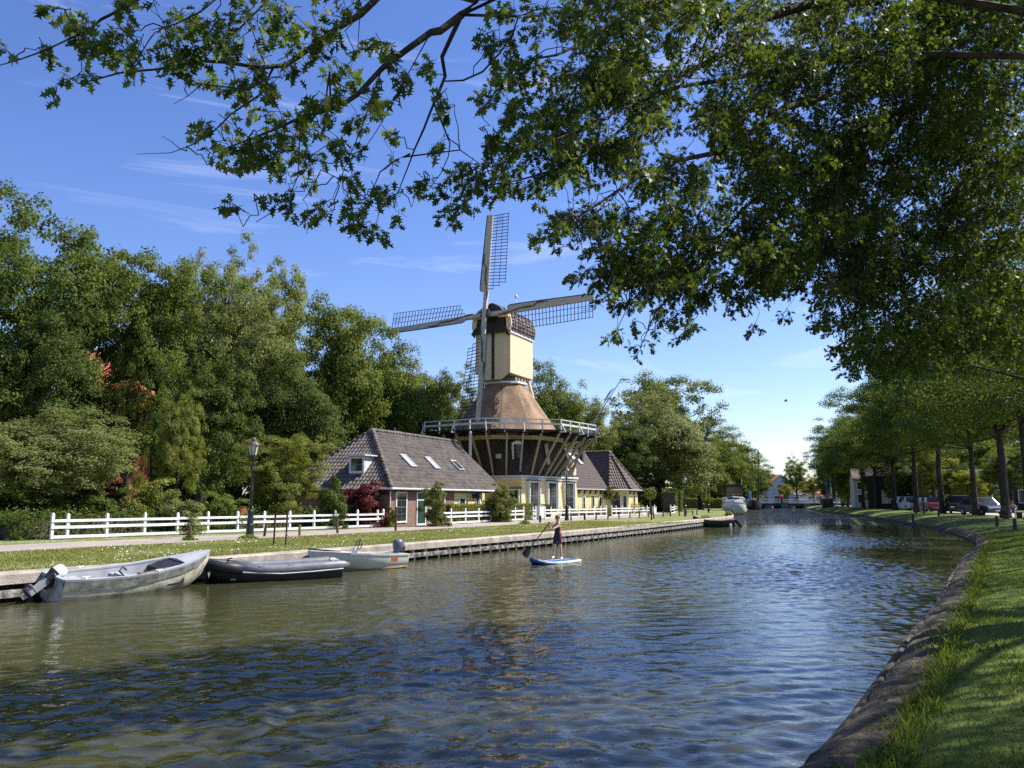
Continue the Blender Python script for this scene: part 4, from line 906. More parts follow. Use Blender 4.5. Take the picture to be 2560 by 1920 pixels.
fence('white_fence', 'white fence below the mill windows behind the middle street lamp', [1361, 1376, 1400, 1422, 1445, 1464, 1483, 1499, 1513], 29.8, 29.85, seed=4)
fence('white_fence', 'farthest white fence run before the pavilion end of the yellow house', [1526, 1537, 1552, 1567, 1581, 1594, 1605, 1614, 1623, 1632], 29.85, 29.85, seed=5)
fence('white_fence', 'bit of white fence slanting away beside the tall hedge end', [1672, 1680, 1688], 29.0, 33.5, seed=6)
gs = s_at(1314, 29.8); ge = s_at(1330, 29.8); gt = thing('picket_gate', 'grey white picket garden gate standing in shade before the mill door', 'gate', ST(gs, 29.8), RZ)
m = MB(); n_ = 8
for i in range(n_): x = (ge - gs) * i / (n_ - 1); m.box(x - .035, x + .035, -.02, 0, .06, .84 + .03 * math.sin(i)); 
m.build('pickets', GREYW, gt); m = MB(); m.box(0, ge - gs, .002, .03, .25, .33); m.box(0, ge - gs, .002, .03, .62, .70); m.build('gate_rails', GREYW, gt)
for lab, px, wd, hh, t in (('pale grey utility cabinet standing between the gate hedge and the mill fence', 1348, .8, 1.0, 29.7), ('slim white cabinet at the far right end of the white fences', 1631, .75, .75, 29.4)):
    s = s_at(px, t); c = thing('utility_cabinet', lab, 'cabinet', ST(s, t), RZ, 'utility cabinets by the path')
    m = MB(); m.box(0, wd, 0, .4, .06, hh); m.build('housing', GREYW, c, bevel=.02); m = MB(); m.box(-.03, wd + .03, -.03, .43, hh + .001, hh + .04); m.build('lid', WHITE, c); m = MB(); m.box(.02, wd - .02, .02, .38, -.1, .058); m.build('plinth', WALE, c)
    m = MB(); m.box(.05, wd - .05, -.012, -.001, .14, hh - .06); dd = m.build('door', WHITE, c); m = MB(); m.box(wd - .14, wd - .1, -.03, -.013, hh * .5, hh * .5 + .12); m.build('handle', ALU, dd)
bl = [(474, 1351, 'leaning dark bollard alone on the verge left of the nearest lamp'), (661, 1341, 'thin dark bollard just right of the nearest lamp'), (749, 1339, 'ochre coloured short bollard right of the rusty mooring stand'), (844, 1334, 'dark bollard before the dark green climber bush'), (1312, 1309, 'dark bollard in a weed tuft before the picket gate'), (1350, 1306, 'thick dark bollard before the pale utility cabinet'), (1428, 1302, 'thin bollard right beside the middle street lamp'), (1462, 1300, 'darkest bollard, first thick one right of the middle lamp'), (1490, 1299, 'bollard before the green side door of the yellow house'), (1520, 1298, 'bollard at the gap between the two far fences'), (1548, 1296, 'bollard at the near end of the farthest fence'), (1575, 1295, 'bollard before the middle of the farthest fence'), (1598, 1294, 'bollard two thirds along the farthest fence'), (1621, 1293, 'bollard near the far cabinet'), (1635, 1297, 'short stub bollard on the grass below the far cabinet'), (1658, 1292, 'bollard past the far cabinet before the dark shrubs'), (1676, 1291, 'bollard before the slanting fence bit'), (1699, 1290, 'bollard just left of the third street lamp'), (1732, 1288, 'bollard just right of the third street lamp'), (1742, 1287, 'last bollard on the path bend')]
POSTO = mat('ochre_post', (.22, .14, .05), .8, .2, 9)
for i, (px, py, lab) in enumerate(bl):
    p = G(px, py, ZL); h = .50 + .05 * math.sin(i * 2.3); m = MB(); w = .055 if i not in (5, 7) else .075
    m.lathe([(w * 1.05, -.12), (w, h - .04), (w * .75, h), (0.012, h + .005)], (0, 0, 0), 8); o = m.build('bollard', POSTO if i == 2 else (POSTW if i % 3 else RUST), None, False, 0, p); o.rotation_euler = (math.radians(3 * math.sin(i * 3.1)), math.radians(5 * math.sin(i * 1.7)), 0)
    tag(o, lab, 'bollard', 'dark bollards along the path')
for lab, px, py, h in (('rusty square post on the path edge before the brick house corner', 989, 1327, 1.1), ('tall dark post beside the far utility cabinet', 1629, 1300, 1.05)):
    m = MB(); m.box(-.05, .05, -.05, .05, -.1, h); m.box(-.06, .06, -.06, .06, h + .001, h + .04); tag(m.build('post', RUST, None, False, .01, G(px, py, ZL)), lab, 'post')
a, b = G(684, 1364, ZL), G(714, 1364, ZL); fr_ = thing('mooring_stand', 'rusty square mooring stand standing on the grass above the black dinghy', 'mooring stand', a)
m = MB(0, -a); m.beam(a - Vector((0, 0, .2)), a + Vector((.02, 0, .98)), .05, .05); m.build('leg', RUST, fr_); m = MB(0, -a); m.beam(b - Vector((0, 0, .2)), b + Vector((.02, 0, .98)), .05, .05); m.build('leg', RUST, fr_); m = MB(0, -a); m.beam(a + Vector((-.02, 0, 1.01)), b + Vector((.05, 0, 1.01)), .06, .06); m.build('crossbar', RUST, fr_)

lp0 = G(624, 1345, ZL)
def lamp_thing(label, loc):
    t = thing('street_lamp', label, 'street lamp', loc, .3, 'old style street lamps along the path')
    m = MB(); m.lathe([(.17, -.1), (.17, .12), (.15, .14), (.145, .5), (.12, .55), (.11, .95), (.135, .98), (.135, 1.04), (.075, 1.1)], n=8); m.build('base', IRON, t)
    m = MB(); m.lathe([(.062, 1.1), (.055, 1.8), (.075, 1.83), (.052, 1.88), (.042, 2.6), (.065, 2.63), (.065, 2.68), (.04, 2.72), (.036, 3.0), (.06, 3.04), (.09, 3.1), (.05, 3.14), (.13, 3.2)], n=10); m.build('shaft', IRON, t, True)
    m = MB(); m.beam((-.24, 0, 2.86), (.24, 0, 2.86), .03, .03); m.ball((-.25, 0, 2.86), .035); m.ball((.25, 0, 2.86), .035)
    for k in range(4): a = k * math.pi / 2 + .785; m.tube([(.05 * math.cos(a), .05 * math.sin(a), 3.0), (.16 * math.cos(a), .16 * math.sin(a), 3.08), (.135 * math.cos(a), .135 * math.sin(a), 3.22)], .012, 4)
    m.build('crossbar', IRON, t)
    m = MB(); m.lathe([(.125, 3.22), (.205, 3.60)], n=6); L = m.build('lantern_glass', LAMPG, t)
    m = MB()
    for k in range(6): a = k * math.pi / 3; m.beam((.128 * math.cos(a), .128 * math.sin(a), 3.215), (.21 * math.cos(a), .21 * math.sin(a), 3.605), .018, .018)
    m.build('lantern_bars', IRON, t)
    m = MB(); m.lathe([(.235, 3.60), (.235, 3.625), (.16, 3.72), (.085, 3.77), (.085, 3.83), (.10, 3.84), (.07, 3.89), (.015, 3.93)], n=12); m.build('lamp_cap', COPPER, t)
    return t
l0 = lamp_thing('nearest and largest street lamp, in front of the long white fence', lp0)
dup(l0, G(1417, 1301.5, ZL), .5, 'street lamp in front of the right mill windows')
dup(l0, G(1714, 1291, ZL), .1, 'street lamp on the grass right of the last white fence', (.93,) * 3)
dup(l0, G(1772, 1281.5, ZL), .2, 'farthest pale topped street lamp near the white cruiser', (.93,) * 3)
dup(l0, G(1759, 1276, ZL), .8, 'dark thin lamp post just left of the farthest pale one', (.9,) * 3)
rs = thing('sign', 'tiny red and white sign behind the fence next to the nearest lamp', 'sign', ST(s_at(614, 31), 31.0), RZ)
m = MB(); m.box(-.02, .02, 0, .04, 0, 1.0); m.build('post', WHITE, rs); m = MB(); m.box(-.18, .18, -.02, -.002, .8, 1.1); m.build('panel', mat('red_sign_paint', (.5, .05, .06), .5), rs)
# red brick house far behind the left wood
rb = thing('red_brick_house', 'red brick house glimpsed between the trunks of the left wood', 'house', P2(330, 76, ZL), .45)
m = MB(); m.box(-6, 6, -4, 4, -.2, 9.5); m.build('wall', BRKR, rb); m = MB(); m.loft([[(-6.4, -4.5, 9.5), (-6.4, 4.5, 9.5), (-6.4, 0, 15)], [(6.4, -4.5, 9.5), (6.4, 4.5, 9.5), (6.4, 0, 15)]]); m.build('roof', mat('orange_red_tiles', (.50, .13, .075), .8, .2, 6, .3, 30), rb)
fw = lambda: MB()
for x in (-4, -1.4, 1.2, 3.8):
    for z in (1, 4.2, 7): window(rb, fw, x, x + 1.1, z, z + 1.8, -4.005, .06, .1, 2, 2)

# ---------------------------------------------------------------- boats
def hull_loft(st, n=7):
    """st: (x, half beam at the gunwale, gunwale z, half beam at the chine, chine z, keel z) from stern to bow"""
    R = []
    for x, hb, zg, hc, zc, zk in st:
        half = [(hb, zg), (hb * .97 + hc * .03, zg * .72 + zc * .28), (hb * .6 + hc * .4, zg * .35 + zc * .65), (hc, zc), (hc * .55, (zc + zk * 2) / 3 - .0), (0, zk)]
        R.append([(x, -y, z) for y, z in half] + [(x, y, z) for y, z in half[-2::-1]])
    return R
def boat(name, label, cat, loc, rz, st, hullm, inm, gunm, gw=.07, floor=.08, transom=True):
    t = thing(name, label, cat, loc, rz)
    R = hull_loft(st); m = MB(); m.loft(R, closed=False, caps=False)
    if transom: m.face(R[0][::-1])
    m.build('hull', hullm, t, True)
    m = MB(); I = []
    for x, hb, zg, hc, zc, zk in st[:-1]:
        x2 = x + (.06 if x == st[0][0] else 0); h = max(hb - gw, .02); hf = max(min(hc, h) - .05, .01); zf = max(floor, zc + .05)
        I.append([(x2, -h, zg - .005), (x2, -hf, zf), (x2, hf, zf), (x2, h, zg - .005)])
    m.loft(I, closed=False, caps=False); m.face(I[0]); m.face(I[-1]); m.build('inner_hull', inm, t)
    m = MB()
    for sg in (-1, 1): m.loft([[(x, sg * (hb + .025), zg - .03), (x, sg * (hb + .03), zg + .02), (x, sg * max(hb - gw - .01, 0), zg + .02), (x, sg * max(hb - gw - .01, 0), zg - .02)] for x, hb, zg, *_ in st])
    x, hb, zg = st[0][:3]; m.box(x - .02, x + .09, -hb, hb, zg - .04, zg + .018)
    m.build('gunwale', gunm, t); return t
HULLD = mat('stained_cream_hull', (.26, .25, .19), .55, 1, 2.6, .1, 20, col2=(.68, .62, .50), lo=.36, hi=.62)
A_, B_ = G(130, 1503), G(440, 1472); dv = (B_ - A_).normalized(); ang1 = math.atan2(dv.y, dv.x) + .02
off = Vector((-dv.y, dv.x, 0))
st1 = [(0, .46, .50, .40, -.02, -.14), (.6, .53, .48, .46, -.05, -.2), (1.4, .57, .49, .48, -.06, -.22), (2.2, .56, .54, .45, -.05, -.2), (2.9, .48, .63, .33, -.02, -.15), (3.45, .32, .74, .16, .08, -.02), (3.8, .15, .83, .05, .3, .22), (3.98, .02, .88, .008, .62, .60)]
b1 = boat('motor_boat', 'grey and cream open motor boat with a tilted white outboard, moored leftmost', 'boat', A_ + off * .10 + Vector((0, 0, .02)), ang1, st1, HULLD, HULLG, HULLG, .09)
STAIN = mat('grey_green_stained_strake', (.10, .105, .095), .6, 1, 5, .1, 30, col2=(.24, .25, .22))
m = MB()
for sg in (-1, 1): m.loft([[(x, sg * (hb + .022), zg - .035), (x, sg * (hb + .004), zg - .035 - (.22 if x < 2 else .17) * (1 if x < 3.6 else .5)), (x, sg * (hb - .06), zg - .1), (x, sg * (hb - .03), zg - .035)] for x, hb, zg, *_ in st1[:-1]])
b1.rotation_euler = (math.radians(8.5), 0, ang1); b1.location.z += .03; b1.scale = (.93, .92, .88); m.build('strake', STAIN, b1)
m = MB(); m.loft([[(x, -hb + .02, zg + .004), (x, hb - .02, zg + .004), (x, 0, zg + .05)] for x, hb, zg, *_ in st1[5:]] if False else [[(3.05, -.46, .665), (3.05, .46, .665), (3.05, 0, .72)], [(3.45, -.32, .748), (3.45, .32, .748), (3.45, 0, .80)], [(3.8, -.13, .835), (3.8, .13, .835), (3.8, 0, .86)], [(3.95, -.02, .885), (3.95, .02, .885), (3.95, 0, .89)]]); m.build('foredeck', HULLG, b1)
m = MB(); m.loft([[(2.55, -.47, .5), (2.55, .47, .5), (2.55, .47, .14), (2.55, -.47, .14)], [(3.04, -.40, .655), (3.04, .40, .655), (3.04, .40, .16), (3.04, -.40, .16)]]); m.build('cuddy_shade', RUBB, b1)  # solid black block stands in for the shade under the foredeck
m = MB(); m.box(.35, .75, -.5, .5, .30, .36); m.box(1.6, 1.9, -.54, .54, .30, .36); m.build('thwart', HULLG, b1)
m = MB()
for x, y in ((.45, -.50), (2.2, -.56), (.9, .54)): m.box(x - .09, x + .09, y - .015, y + .015, .545 + (.05 if x > 2 else 0), .565 + (.05 if x > 2 else 0)); m.box(x - .03, x + .03, y - .02, y + .02, .5, .545 + (.05 if x > 2 else 0))
m.build('cleats', WHITE, b1); m = MB(); m.tube([(1.35, -.5, .5), (1.25, -.45, .62), (1.35, -.4, .70), (1.45, -.42, .62)], .025, 5); m.tube([(1.1, -.5, .58), (1.3, -.48, .5)], .02, 5); m.build('oarlock', RUBB, b1)
m = MB(); m.tube([(1.7, -.53, .53), (2.6, -.40, .6)], .022, 6); m.ball((1.7, -.53, .53), .045); m.build('boathook', RUST, b1)
def outboard(par, x, y, z, tilt, cowl_m, leg_m, sc=1.0, split=None):
    c, s = math.cos(tilt), math.sin(tilt)
    T = lambda p: (x + (p[0] * c - p[2] * s) * sc, y + p[1] * sc, z + (p[0] * s + p[2] * c) * sc)
    m = MB(); m.loft([[T((a + r * .62 * math.cos(q), r * .46 * math.sin(q), zz)) for q in [k * math.pi / 6 for k in range(12)]] for a, r, zz in ((-.05, .34, .10), (-.05, .40, .2), (-.04, .42, .38), (-.03, .38, .52), (-.02, .28, .60), (-.02, .1, .635))])
    ob = m.build('outboard_motor', cowl_m, par, True)
    m = MB(); m.loft([[T((a + r * .62 * math.cos(q), r * .46 * math.sin(q), zz)) for q in [k * math.pi / 6 for k in range(12)]] for a, r, zz in ((-.05, .30, -.05), (-.05, .36, .1), (-.075, .425, .3))]); m.build('lower_cowl', RUBB, ob)
    m = MB(); m.hexa([T(p) for p in ((-.16, -.06, -.75), (.03, -.06, -.75), (.03, .06, -.75), (-.16, .06, -.75))], [T(p) for p in ((-.18, -.09, -.04), (.06, -.09, -.04), (.06, .09, -.04), (-.18, .09, -.04))]); m.hexa([T(p) for p in ((-.32, -.08, -.56), (.04, -.08, -.56), (.04, .08, -.56), (-.32, .08, -.56))], [T(p) for p in ((-.32, -.08, -.53), (.04, -.08, -.53), (.04, .08, -.53), (-.32, .08, -.53))]); m.hexa([T(p) for p in ((-.14, -.015, -1.0), (-.02, -.015, -1.0), (-.02, .015, -1.0), (-.14, .015, -1.0))], [T(p) for p in ((-.2, -.02, -.75), (.02, -.02, -.75), (.02, .02, -.75), (-.2, .02, -.75))]); m.build('leg', leg_m, ob)
    m = MB(); m.tube([T((-.34, 0, -.78)), T((-.1, 0, -.78)), T((.08, 0, -.78))], [.03, .055, .02], 8)
    for k in range(3):
        a = k * 2.09; m.loft([[T((-.30, .03 * math.cos(a), -.78 + .03 * math.sin(a))), T((-.27, .13 * math.cos(a - .3), -.78 + .13 * math.sin(a - .3))), T((-.31, .14 * math.cos(a + .3), -.78 + .14 * math.sin(a + .3)))], [T((-.29, .03 * math.cos(a), -.78 + .03 * math.sin(a))), T((-.26, .13 * math.cos(a - .3), -.78 + .13 * math.sin(a - .3))), T((-.30, .14 * math.cos(a + .3), -.78 + .14 * math.sin(a + .3)))]])
    m.build('propeller', RUBB, ob)
    m = MB(); m.hexa([T(p) for p in ((.04, -.12, -.3), (.16, -.12, -.3), (.16, .12, -.3), (.04, .12, -.3))], [T(p) for p in ((.04, -.14, .05), (.2, -.14, .05), (.2, .14, .05), (.04, .14, .05))]); m.build('clamp', RUBB, ob); return ob
WCOWL = mat('white_cowling', (.78, .78, .80), .3, .05, 4)
outboard(b1, -.06, .0, .42, math.radians(-50), WCOWL, ALU, .64)
# the dinghy
A2, B2 = G(548, 1460), G(852, 1443); d2 = (B2 - A2).normalized(); ang2 = math.atan2(d2.y, d2.x); L2 = (B2 - A2).length
di = thing('rubber_dinghy', 'black rubber dinghy with silver grey tubes moored between the two motor boats', 'dinghy', A2 + Vector((-d2.y, d2.x, 0)) * .40, ang2 - .03); di.scale = (1, .74, .86); di.rotation_euler = (math.radians(4), 0, ang2 - .03)
TUBEM = mat('silver_grey_tube', (.16, .165, .18), .42, .15, 5, spec=.5)
for sg in (-1, 1):
    m = MB(); m.tube([(.55, sg * .46, .40), (1.0, sg * .50, .36), (1.5, sg * .52, .34), (2.3, sg * .52, .36), (L2 - .1, sg * .5, .39), (L2 + .08, sg * .48, .41), (L2 + .22, sg * .47, .42)], [.15, .165, .17, .17, .165, .12, .03], 12); tb = m.build('tube', TUBEM, di, True)
    m = MB(); m.tube([(.55, sg * .60, .33), (1.5, sg * .68, .25), (2.3, sg * .68, .27), (L2, sg * .64, .31)], .022, 6); m.build('rubbing_strake', ALU, tb)
    m = MB()
    for x in (1.0, 1.75, 2.5): m.box(x - .07, x + .07, sg * .60 - .03, sg * .60 + .03, .46, .5)
    m.build('grab_handles', ALU, tb)
m = MB(); m.tube([(.58, .46, .40), (.15, .40, .46), (-.12, .22, .52), (-.22, 0, .54), (-.12, -.22, .52), (.15, -.40, .46), (.58, -.46, .40)], [.152, .155, .15, .14, .15, .155, .152], 12); m.build('bow_tube', RUBB, di, True)
m = MB(); m.loft(hull_loft([(-.15, .2, .42, .08, .2, .12), (.3, .44, .36, .3, .0, -.08), (1, .62, .26, .5, -.06, -.14), (2.2, .64, .24, .55, -.06, -.14), (L2, .60, .28, .52, -.04, -.1)]), closed=False, caps=False); m.build('hull', RUBB, di, True)
m = MB(); m.box(.3, L2 - .05, -.42, .42, .10, .14); m.box(L2 - .1, L2 - .05, -.45, .45, .1, .48); m.build('floor', HULLG, di)
m = MB(); m.box(1.9, 2.15, -.42, .42, .36, .40); m.build('thwart', ALU, di)
# the white speedboat
S3 = G(1020, 1419); T3 = D(797, 1380, 23.3); d3 = Vector((T3.x - S3.x, T3.y - S3.y, 0)); L3 = d3.length; d3.normalize(); nrm = Vector((-d3.y, d3.x, 0))
HULLW = mat('white_gelcoat_hull', (.70, .68, .60), .35, .06, 3, spec=.5); ALGAE = mat('algae_stained_bottom', (.40, .26, .12), .6, 1, 4, col2=(.66, .46, .26))
st3 = [(0, .60, .40, .54, .05, -.12), (.7, .63, .42, .56, .04, -.14), (1.4, .60, .46, .46, .05, -.14), (2.0, .48, .50, .28, .09, -.1), (2.5, .30, .54, .1, .16, .02), (L3 - .12, .10, .57, .02, .32, .25), (L3, .015, .58, .006, .5, .48)]
b3 = boat('speed_boat', 'small white speed boat with a dark grey outboard and steering wheel', 'boat', S3 - nrm * .56 if nrm.y < 0 else S3 + nrm * .56, math.atan2(d3.y, d3.x), st3, HULLW, HULLG, HULLW, .1)
m = MB()
for sg in (-1, 1): m.loft([[(x, sg * (hc + .012), zc + .05), (x, sg * (hc + .008), zc - .02), (x, sg * (hc - .04), zc - .03), (x, sg * (hc - .03), zc + .05)] for x, hb, zg, hc, zc, zk in st3[:5]])
m.build('boot_stripe', ALGAE, b3)
m = MB(); m.loft([[(x, -hb + .03, zg + .02), (x, hb - .03, zg + .02), (x, hb * .5, zg + .05), (x, -hb * .5, zg + .05)] for x, hb, zg, *_ in st3[3:]]); m.build('foredeck', HULLW, b3)
m = MB(); m.tube([(L3 * .0 + 2.2, -.3, .55), (2.6, -.2, .60), (L3, 0, .65), (2.6, .2, .60), (2.2, .3, .55)], .02, 6); m.build('bow_rail', BLACK, b3)
m = MB(); m.loft([[(1.35, -.2, .2), (1.55, -.2, .2), (1.55, .06, .2), (1.35, .06, .2)], [(1.45, -.12, .64), (1.53, -.12, .64), (1.53, .02, .64), (1.45, .02, .64)]]); m.build('console', HULLW, b3)
m = MB(); pts = [(1.36 - .05 * math.sin(k * math.pi / 8), -.05 + .16 * math.cos(k * math.pi / 8), .70 + .15 * math.sin(k * math.pi / 8)) for k in range(17)]; m.tube(pts, .014, 5); m.beam(pts[0], pts[8], .02, .02); m.beam(pts[4], pts[12], .02, .02); m.build('steering_wheel', RUBB, b3)
DGC = mat('dark_blue_grey_cowling', (.10, .105, .14), .3, .1, 4)
outboard(b3, -.05, .0, .34, math.radians(-6), DGC, RUBB, .78)
sgn = 1 if nrm.y < 0 else -1
m = MB(); m.box(.42, .62, sgn * .622, sgn * .63, .24, .32) if False else m.hexa([(.42, sgn * .600, .22), (.66, sgn * .605, .22), (.66, sgn * .612, .22), (.42, sgn * .607, .22)], [(.42, sgn * .622, .33), (.66, sgn * .627, .33), (.66, sgn * .634, .33), (.42, sgn * .629, .33)]); m.build('orange_sticker', mat('orange_sticker_paint', (.75, .18, .06), .5, .1), b3)
# mooring ropes
def rope(label, a, b, sag=.15, r=.015):
    a, b = Vector(a), Vector(b); m = MB(0, -a); m.tube([a.lerp(b, i / 8) - Vector((0, 0, sag * 4 * (i / 8) * (1 - i / 8))) for i in range(9)], r, 5); o = m.build('mooring_rope', WOODG, None, True, 0, a); return tag(o, label, 'rope', 'mooring ropes')
rope('pale rope from the bow of the black dinghy to the quay ring', G(553, 1388, ZL), A2 + Vector((.1, .55, .58)), .04, .02)
rope('thin rope hanging from the rusty mooring stand to the dinghy stern', b + Vector((0, -.05, .42)), B2 + Vector((-.35, .4, .5)), .3, .01)
# rowing boat at the quay corner
rw = boat('rowing_boat', 'dark green and red rowing boat lying against the quay corner with a black rudder', 'boat', G(1830, 1317) + Vector((.3, .5, -.12)), math.radians(172), [(0, .50, .62, .4, .05, -.1), (.8, .62, .56, .5, .0, -.15), (1.8, .62, .58, .45, .0, -.15), (2.6, .42, .72, .22, .1, -.05), (3.1, .02, .95, .01, .5, .3)], mat('dark_green_hull', (.012, .035, .022), .4, .2), mat('red_inner_paint', (.20, .03, .03), .6, .2), mat('red_gunwale_paint', (.28, .05, .045), .5), .1)
m = MB(); m.beam((-.08, 0, .62), (-.62, .05, -.05), .04, .22, (0, 0, 1)); m.build('rudder', RUBB, rw); m = MB(); m.lathe([(.06, .0), (.1, .06), (.1, .3), (.05, .36)], (.35, -.6 * -1, 0), 8); m.lathe([(.06, .0), (.1, .06), (.1, .3), (.05, .36)], (.35, .66, 0), 8); m.build('fenders', WHITE, rw)
m = MB(); m.box(.6, .85, -.5, .5, .38, .43); m.box(1.6, 1.85, -.52, .52, .38, .43); m.build('thwarts', GREYW, rw)
# ---------------------------------------------------------------- people
SKIN = mat('skin', (.55, .33, .23), .5, .06, 9); HAIRM = mat('light_brown_hair', (.22, .13, .07), .6, .3, 30)
def skinned(name, J, E, mat_, parent, sub=1, root=0):
    me = bpy.data.meshes.new(name); me.from_pydata([j[0] for j in J], E, []); me.update(); o = finish(name, me, mat_, parent)
    sk = o.modifiers.new('skin', 'SKIN'); sk.use_smooth_shade = True
    for i, j in enumerate(J):
        r = j[1]; me.skin_vertices[0].data[i].radius = (r, r) if not hasattr(r, '__len__') else r; me.skin_vertices[0].data[i].use_root = (i == root)
    ss = o.modifiers.new('sub', 'SUBSURF'); ss.levels = sub; ss.render_levels = sub; return o
def figure(label, loc, j, cloth, hair=HAIRM, sc=1.0, suit=True, fingers=True, shoes=None, group=None, short=True):
    """j: joint name -> local point; one continuous body, clothes and hair as its children"""
    t = thing('person', label, 'person', loc, 0, group); J = []; E = []; ix = {}
    def add(n, r, par=None, p=None):
        ix[n] = len(J); J.append((tuple(p if p is not None else j[n]), r)); 
        if par: E.append((ix[par], ix[n]))
    V = {k: Vector(v) for k, v in j.items()}
    add('pelvis', .105 * sc); add('belly', .10 * sc, 'pelvis'); add('chest', .115 * sc, 'belly'); add('neck', .048 * sc, 'chest'); add('chin', .066 * sc, 'neck', V['neck'].lerp(V['head'], .5)); add('head', .082 * sc, 'chin'); add('crown', .055 * sc, 'head', V['head'] + (V['head'] - V['neck']).normalized() * .085 * sc)
    for s in ('l', 'r'):
        add(s + 'sh', .052 * sc, 'chest'); add(s + 'el', .036 * sc, s + 'sh'); add(s + 'wr', .024 * sc, s + 'el'); d = (V[s + 'ha'] - V[s + 'wr']).normalized(); add(s + 'ha', .026 * sc, s + 'wr')
        if fingers:
            side = d.cross(Vector((0, 0, 1)));  side = (side if side.length > .1 else Vector((1, 0, 0))).normalized(); dn = d.cross(side)
            for k, (o_, L) in enumerate(((-.026, .06), (-.009, .072), (.009, .07), (.026, .055))):
                b0 = V[s + 'ha'] + side * o_ * sc + d * .018 * sc; add(s + 'f%d' % k, .0085 * sc, s + 'ha', b0); add(s + 'g%d' % k, .007 * sc, s + 'f%d' % k, b0 + (d * .5 + dn * .6) * L * sc)
            add(s + 't0', .0095 * sc, s + 'ha', V[s + 'ha'] + (side * -.03 + d * -.01) * sc); add(s + 't1', .008 * sc, s + 't0', V[s + 'ha'] + (side * -.045 + d * .03 + dn * .02) * sc)
        add(s + 'hi', .085 * sc, 'pelvis'); add(s + 'kn', .054 * sc, s + 'hi'); add(s + 'ca', .050 * sc, s + 'kn', V[s + 'kn'].lerp(V[s + 'an'], .3)); add(s + 'an', .033 * sc, s + 'ca'); add(s + 'to', .030 * sc, s + 'an')
    body = skinned('body', J, E, SKIN, t)
    cj = []; ce = []
    if suit:
        ci = {}
        def ca_(n, r, par=None, p=None):
            ci[n] = len(cj); cj.append((tuple(p if p is not None else V[n]), r))
            if par: ce.append((ci[par], ci[n]))
        ca_('pelvis', .122 * sc); ca_('belly', .116 * sc, 'pelvis'); ca_('chest', .130 * sc, 'belly'); ca_('nk', .07 * sc, 'chest', V['chest'].lerp(V['neck'], .62))
        for s in ('l', 'r'):
            ca_(s + 'sh', .06 * sc, 'chest', V['chest'].lerp(V[s + 'sh'], .8)); ca_(s + 'hi', .10 * sc, 'pelvis'); ca_(s + 'kn', .074 * sc, s + 'hi', V[s + 'hi'].lerp(V[s + 'kn'], .86 if short else 1.0))
        skinned('clothes', cj, ce, cloth, t)
    f = (V.get('face', Vector((0, -1, 0)))).normalized(); h = V['head']; up = (V['head'] - V['neck']).normalized(); sd_ = f.cross(up).normalized()
    m = MB(); c = h + up * .035 * sc - f * .022 * sc; m.ball(c, .096 * sc, .096 * sc, .088 * sc, 12, 8); hr = m.build('hair', hair, t, True)
    m = MB()
    for e in (-1, 1): m.ball(h + f * .079 * sc + sd_ * e * .03 * sc + up * .004 * sc, .011 * sc, n=6, m=4)
    m.build('eyes', BLACK, t); m = MB(); m.ball(h + f * .092 * sc - up * .02 * sc, .014 * sc, n=6, m=4)
    for e in (-1, 1): m.ball(h + sd_ * e * .083 * sc, .016 * sc, n=6, m=4)
    m.build('nose_and_ears', SKIN, t); m = MB(); m.tube([h + f * .077 * sc - up * .05 * sc + sd_ * e * .02 * sc for e in (-1, 0, 1)], .005 * sc, 4); m.build('mouth', mat('lips', (.35, .12, .1), .5), t)
    if shoes:
        for s in ('l', 'r'):
            m = MB(); a, b = V[s + 'an'], V[s + 'to']; m.tube([a + Vector((0, 0, -.02)) - (b - a) * .35, a + Vector((0, 0, -.02)), a.lerp(b, .6) + Vector((0, 0, -.008)), b + (b - a) * .15], [.035 * sc, .046 * sc, .043 * sc, .025 * sc], 8); m.build('shoe', shoes, t, True)
    return t
YP = 27.4
o0 = D(1394, 1400, YP); o0.z = .10
Q = lambda px, py, dy=0.0: D(px, py, YP + dy) - o0
def suit_mat():
    m = mat('navy_and_crimson_suit', (.012, .012, .03), .55, .2, 9); t = m.node_tree; n = t.nodes; l = t.links; b = n['Principled BSDF']; src = b.inputs['Base Color'].links[0].from_socket
    c = n.new('ShaderNodeTexCoord'); s = n.new('ShaderNodeSeparateXYZ'); l.new(c.outputs['Object'], s.inputs[0])
    g = n.new('ShaderNodeMath'); g.operation = 'GREATER_THAN'; g.inputs[1].default_value = .058; l.new(s.outputs[0], g.inputs[0])
    x = n.new('ShaderNodeMix'); x.data_type = 'RGBA'; l.new(g.outputs[0], x.inputs[0]); l.new(src, x.inputs[6]); x.inputs[7].default_value = (.22, .012, .05, 1); l.new(x.outputs[2], b.inputs['Base Color']); return m
jj = dict(pelvis=Q(1394.5, 1340), belly=Q(1394.5, 1329), chest=Q(1394.5, 1316), neck=Q(1394.5, 1305), head=Q(1393.5, 1295.5), lsh=Q(1386.5, 1312, .12), lel=Q(1376.5, 1321, .05), lwr=Q(1371.5, 1316, -.12), lha=Q(1370.8, 1312.5, -.15), rsh=Q(1400, 1312.5, -.10), rel=Q(1383.5, 1322.5, -.32), rwr=Q(1368.5, 1323, -.28), rha=Q(1364.8, 1322.5, -.24), lhi=Q(1389, 1345, .06), lkn=Q(1386, 1366, .02), lan=Q(1382.8, 1391.5, .03), lto=Q(1380.5, 1395.5, -.10), rhi=Q(1399.5, 1345, -.06), rkn=Q(1400.5, 1366, -.12), ran=Q(1404, 1394, -.10), rto=Q(1402.6, 1397.5, -.24), face=Vector((-.35, -.9, -.1)))
for k in jj:
    if k != 'face': jj[k] = Vector(jj[k])
pz = min(jj['lto'].z, jj['rto'].z, jj['lan'].z - .07, jj['ran'].z - .07) - .03
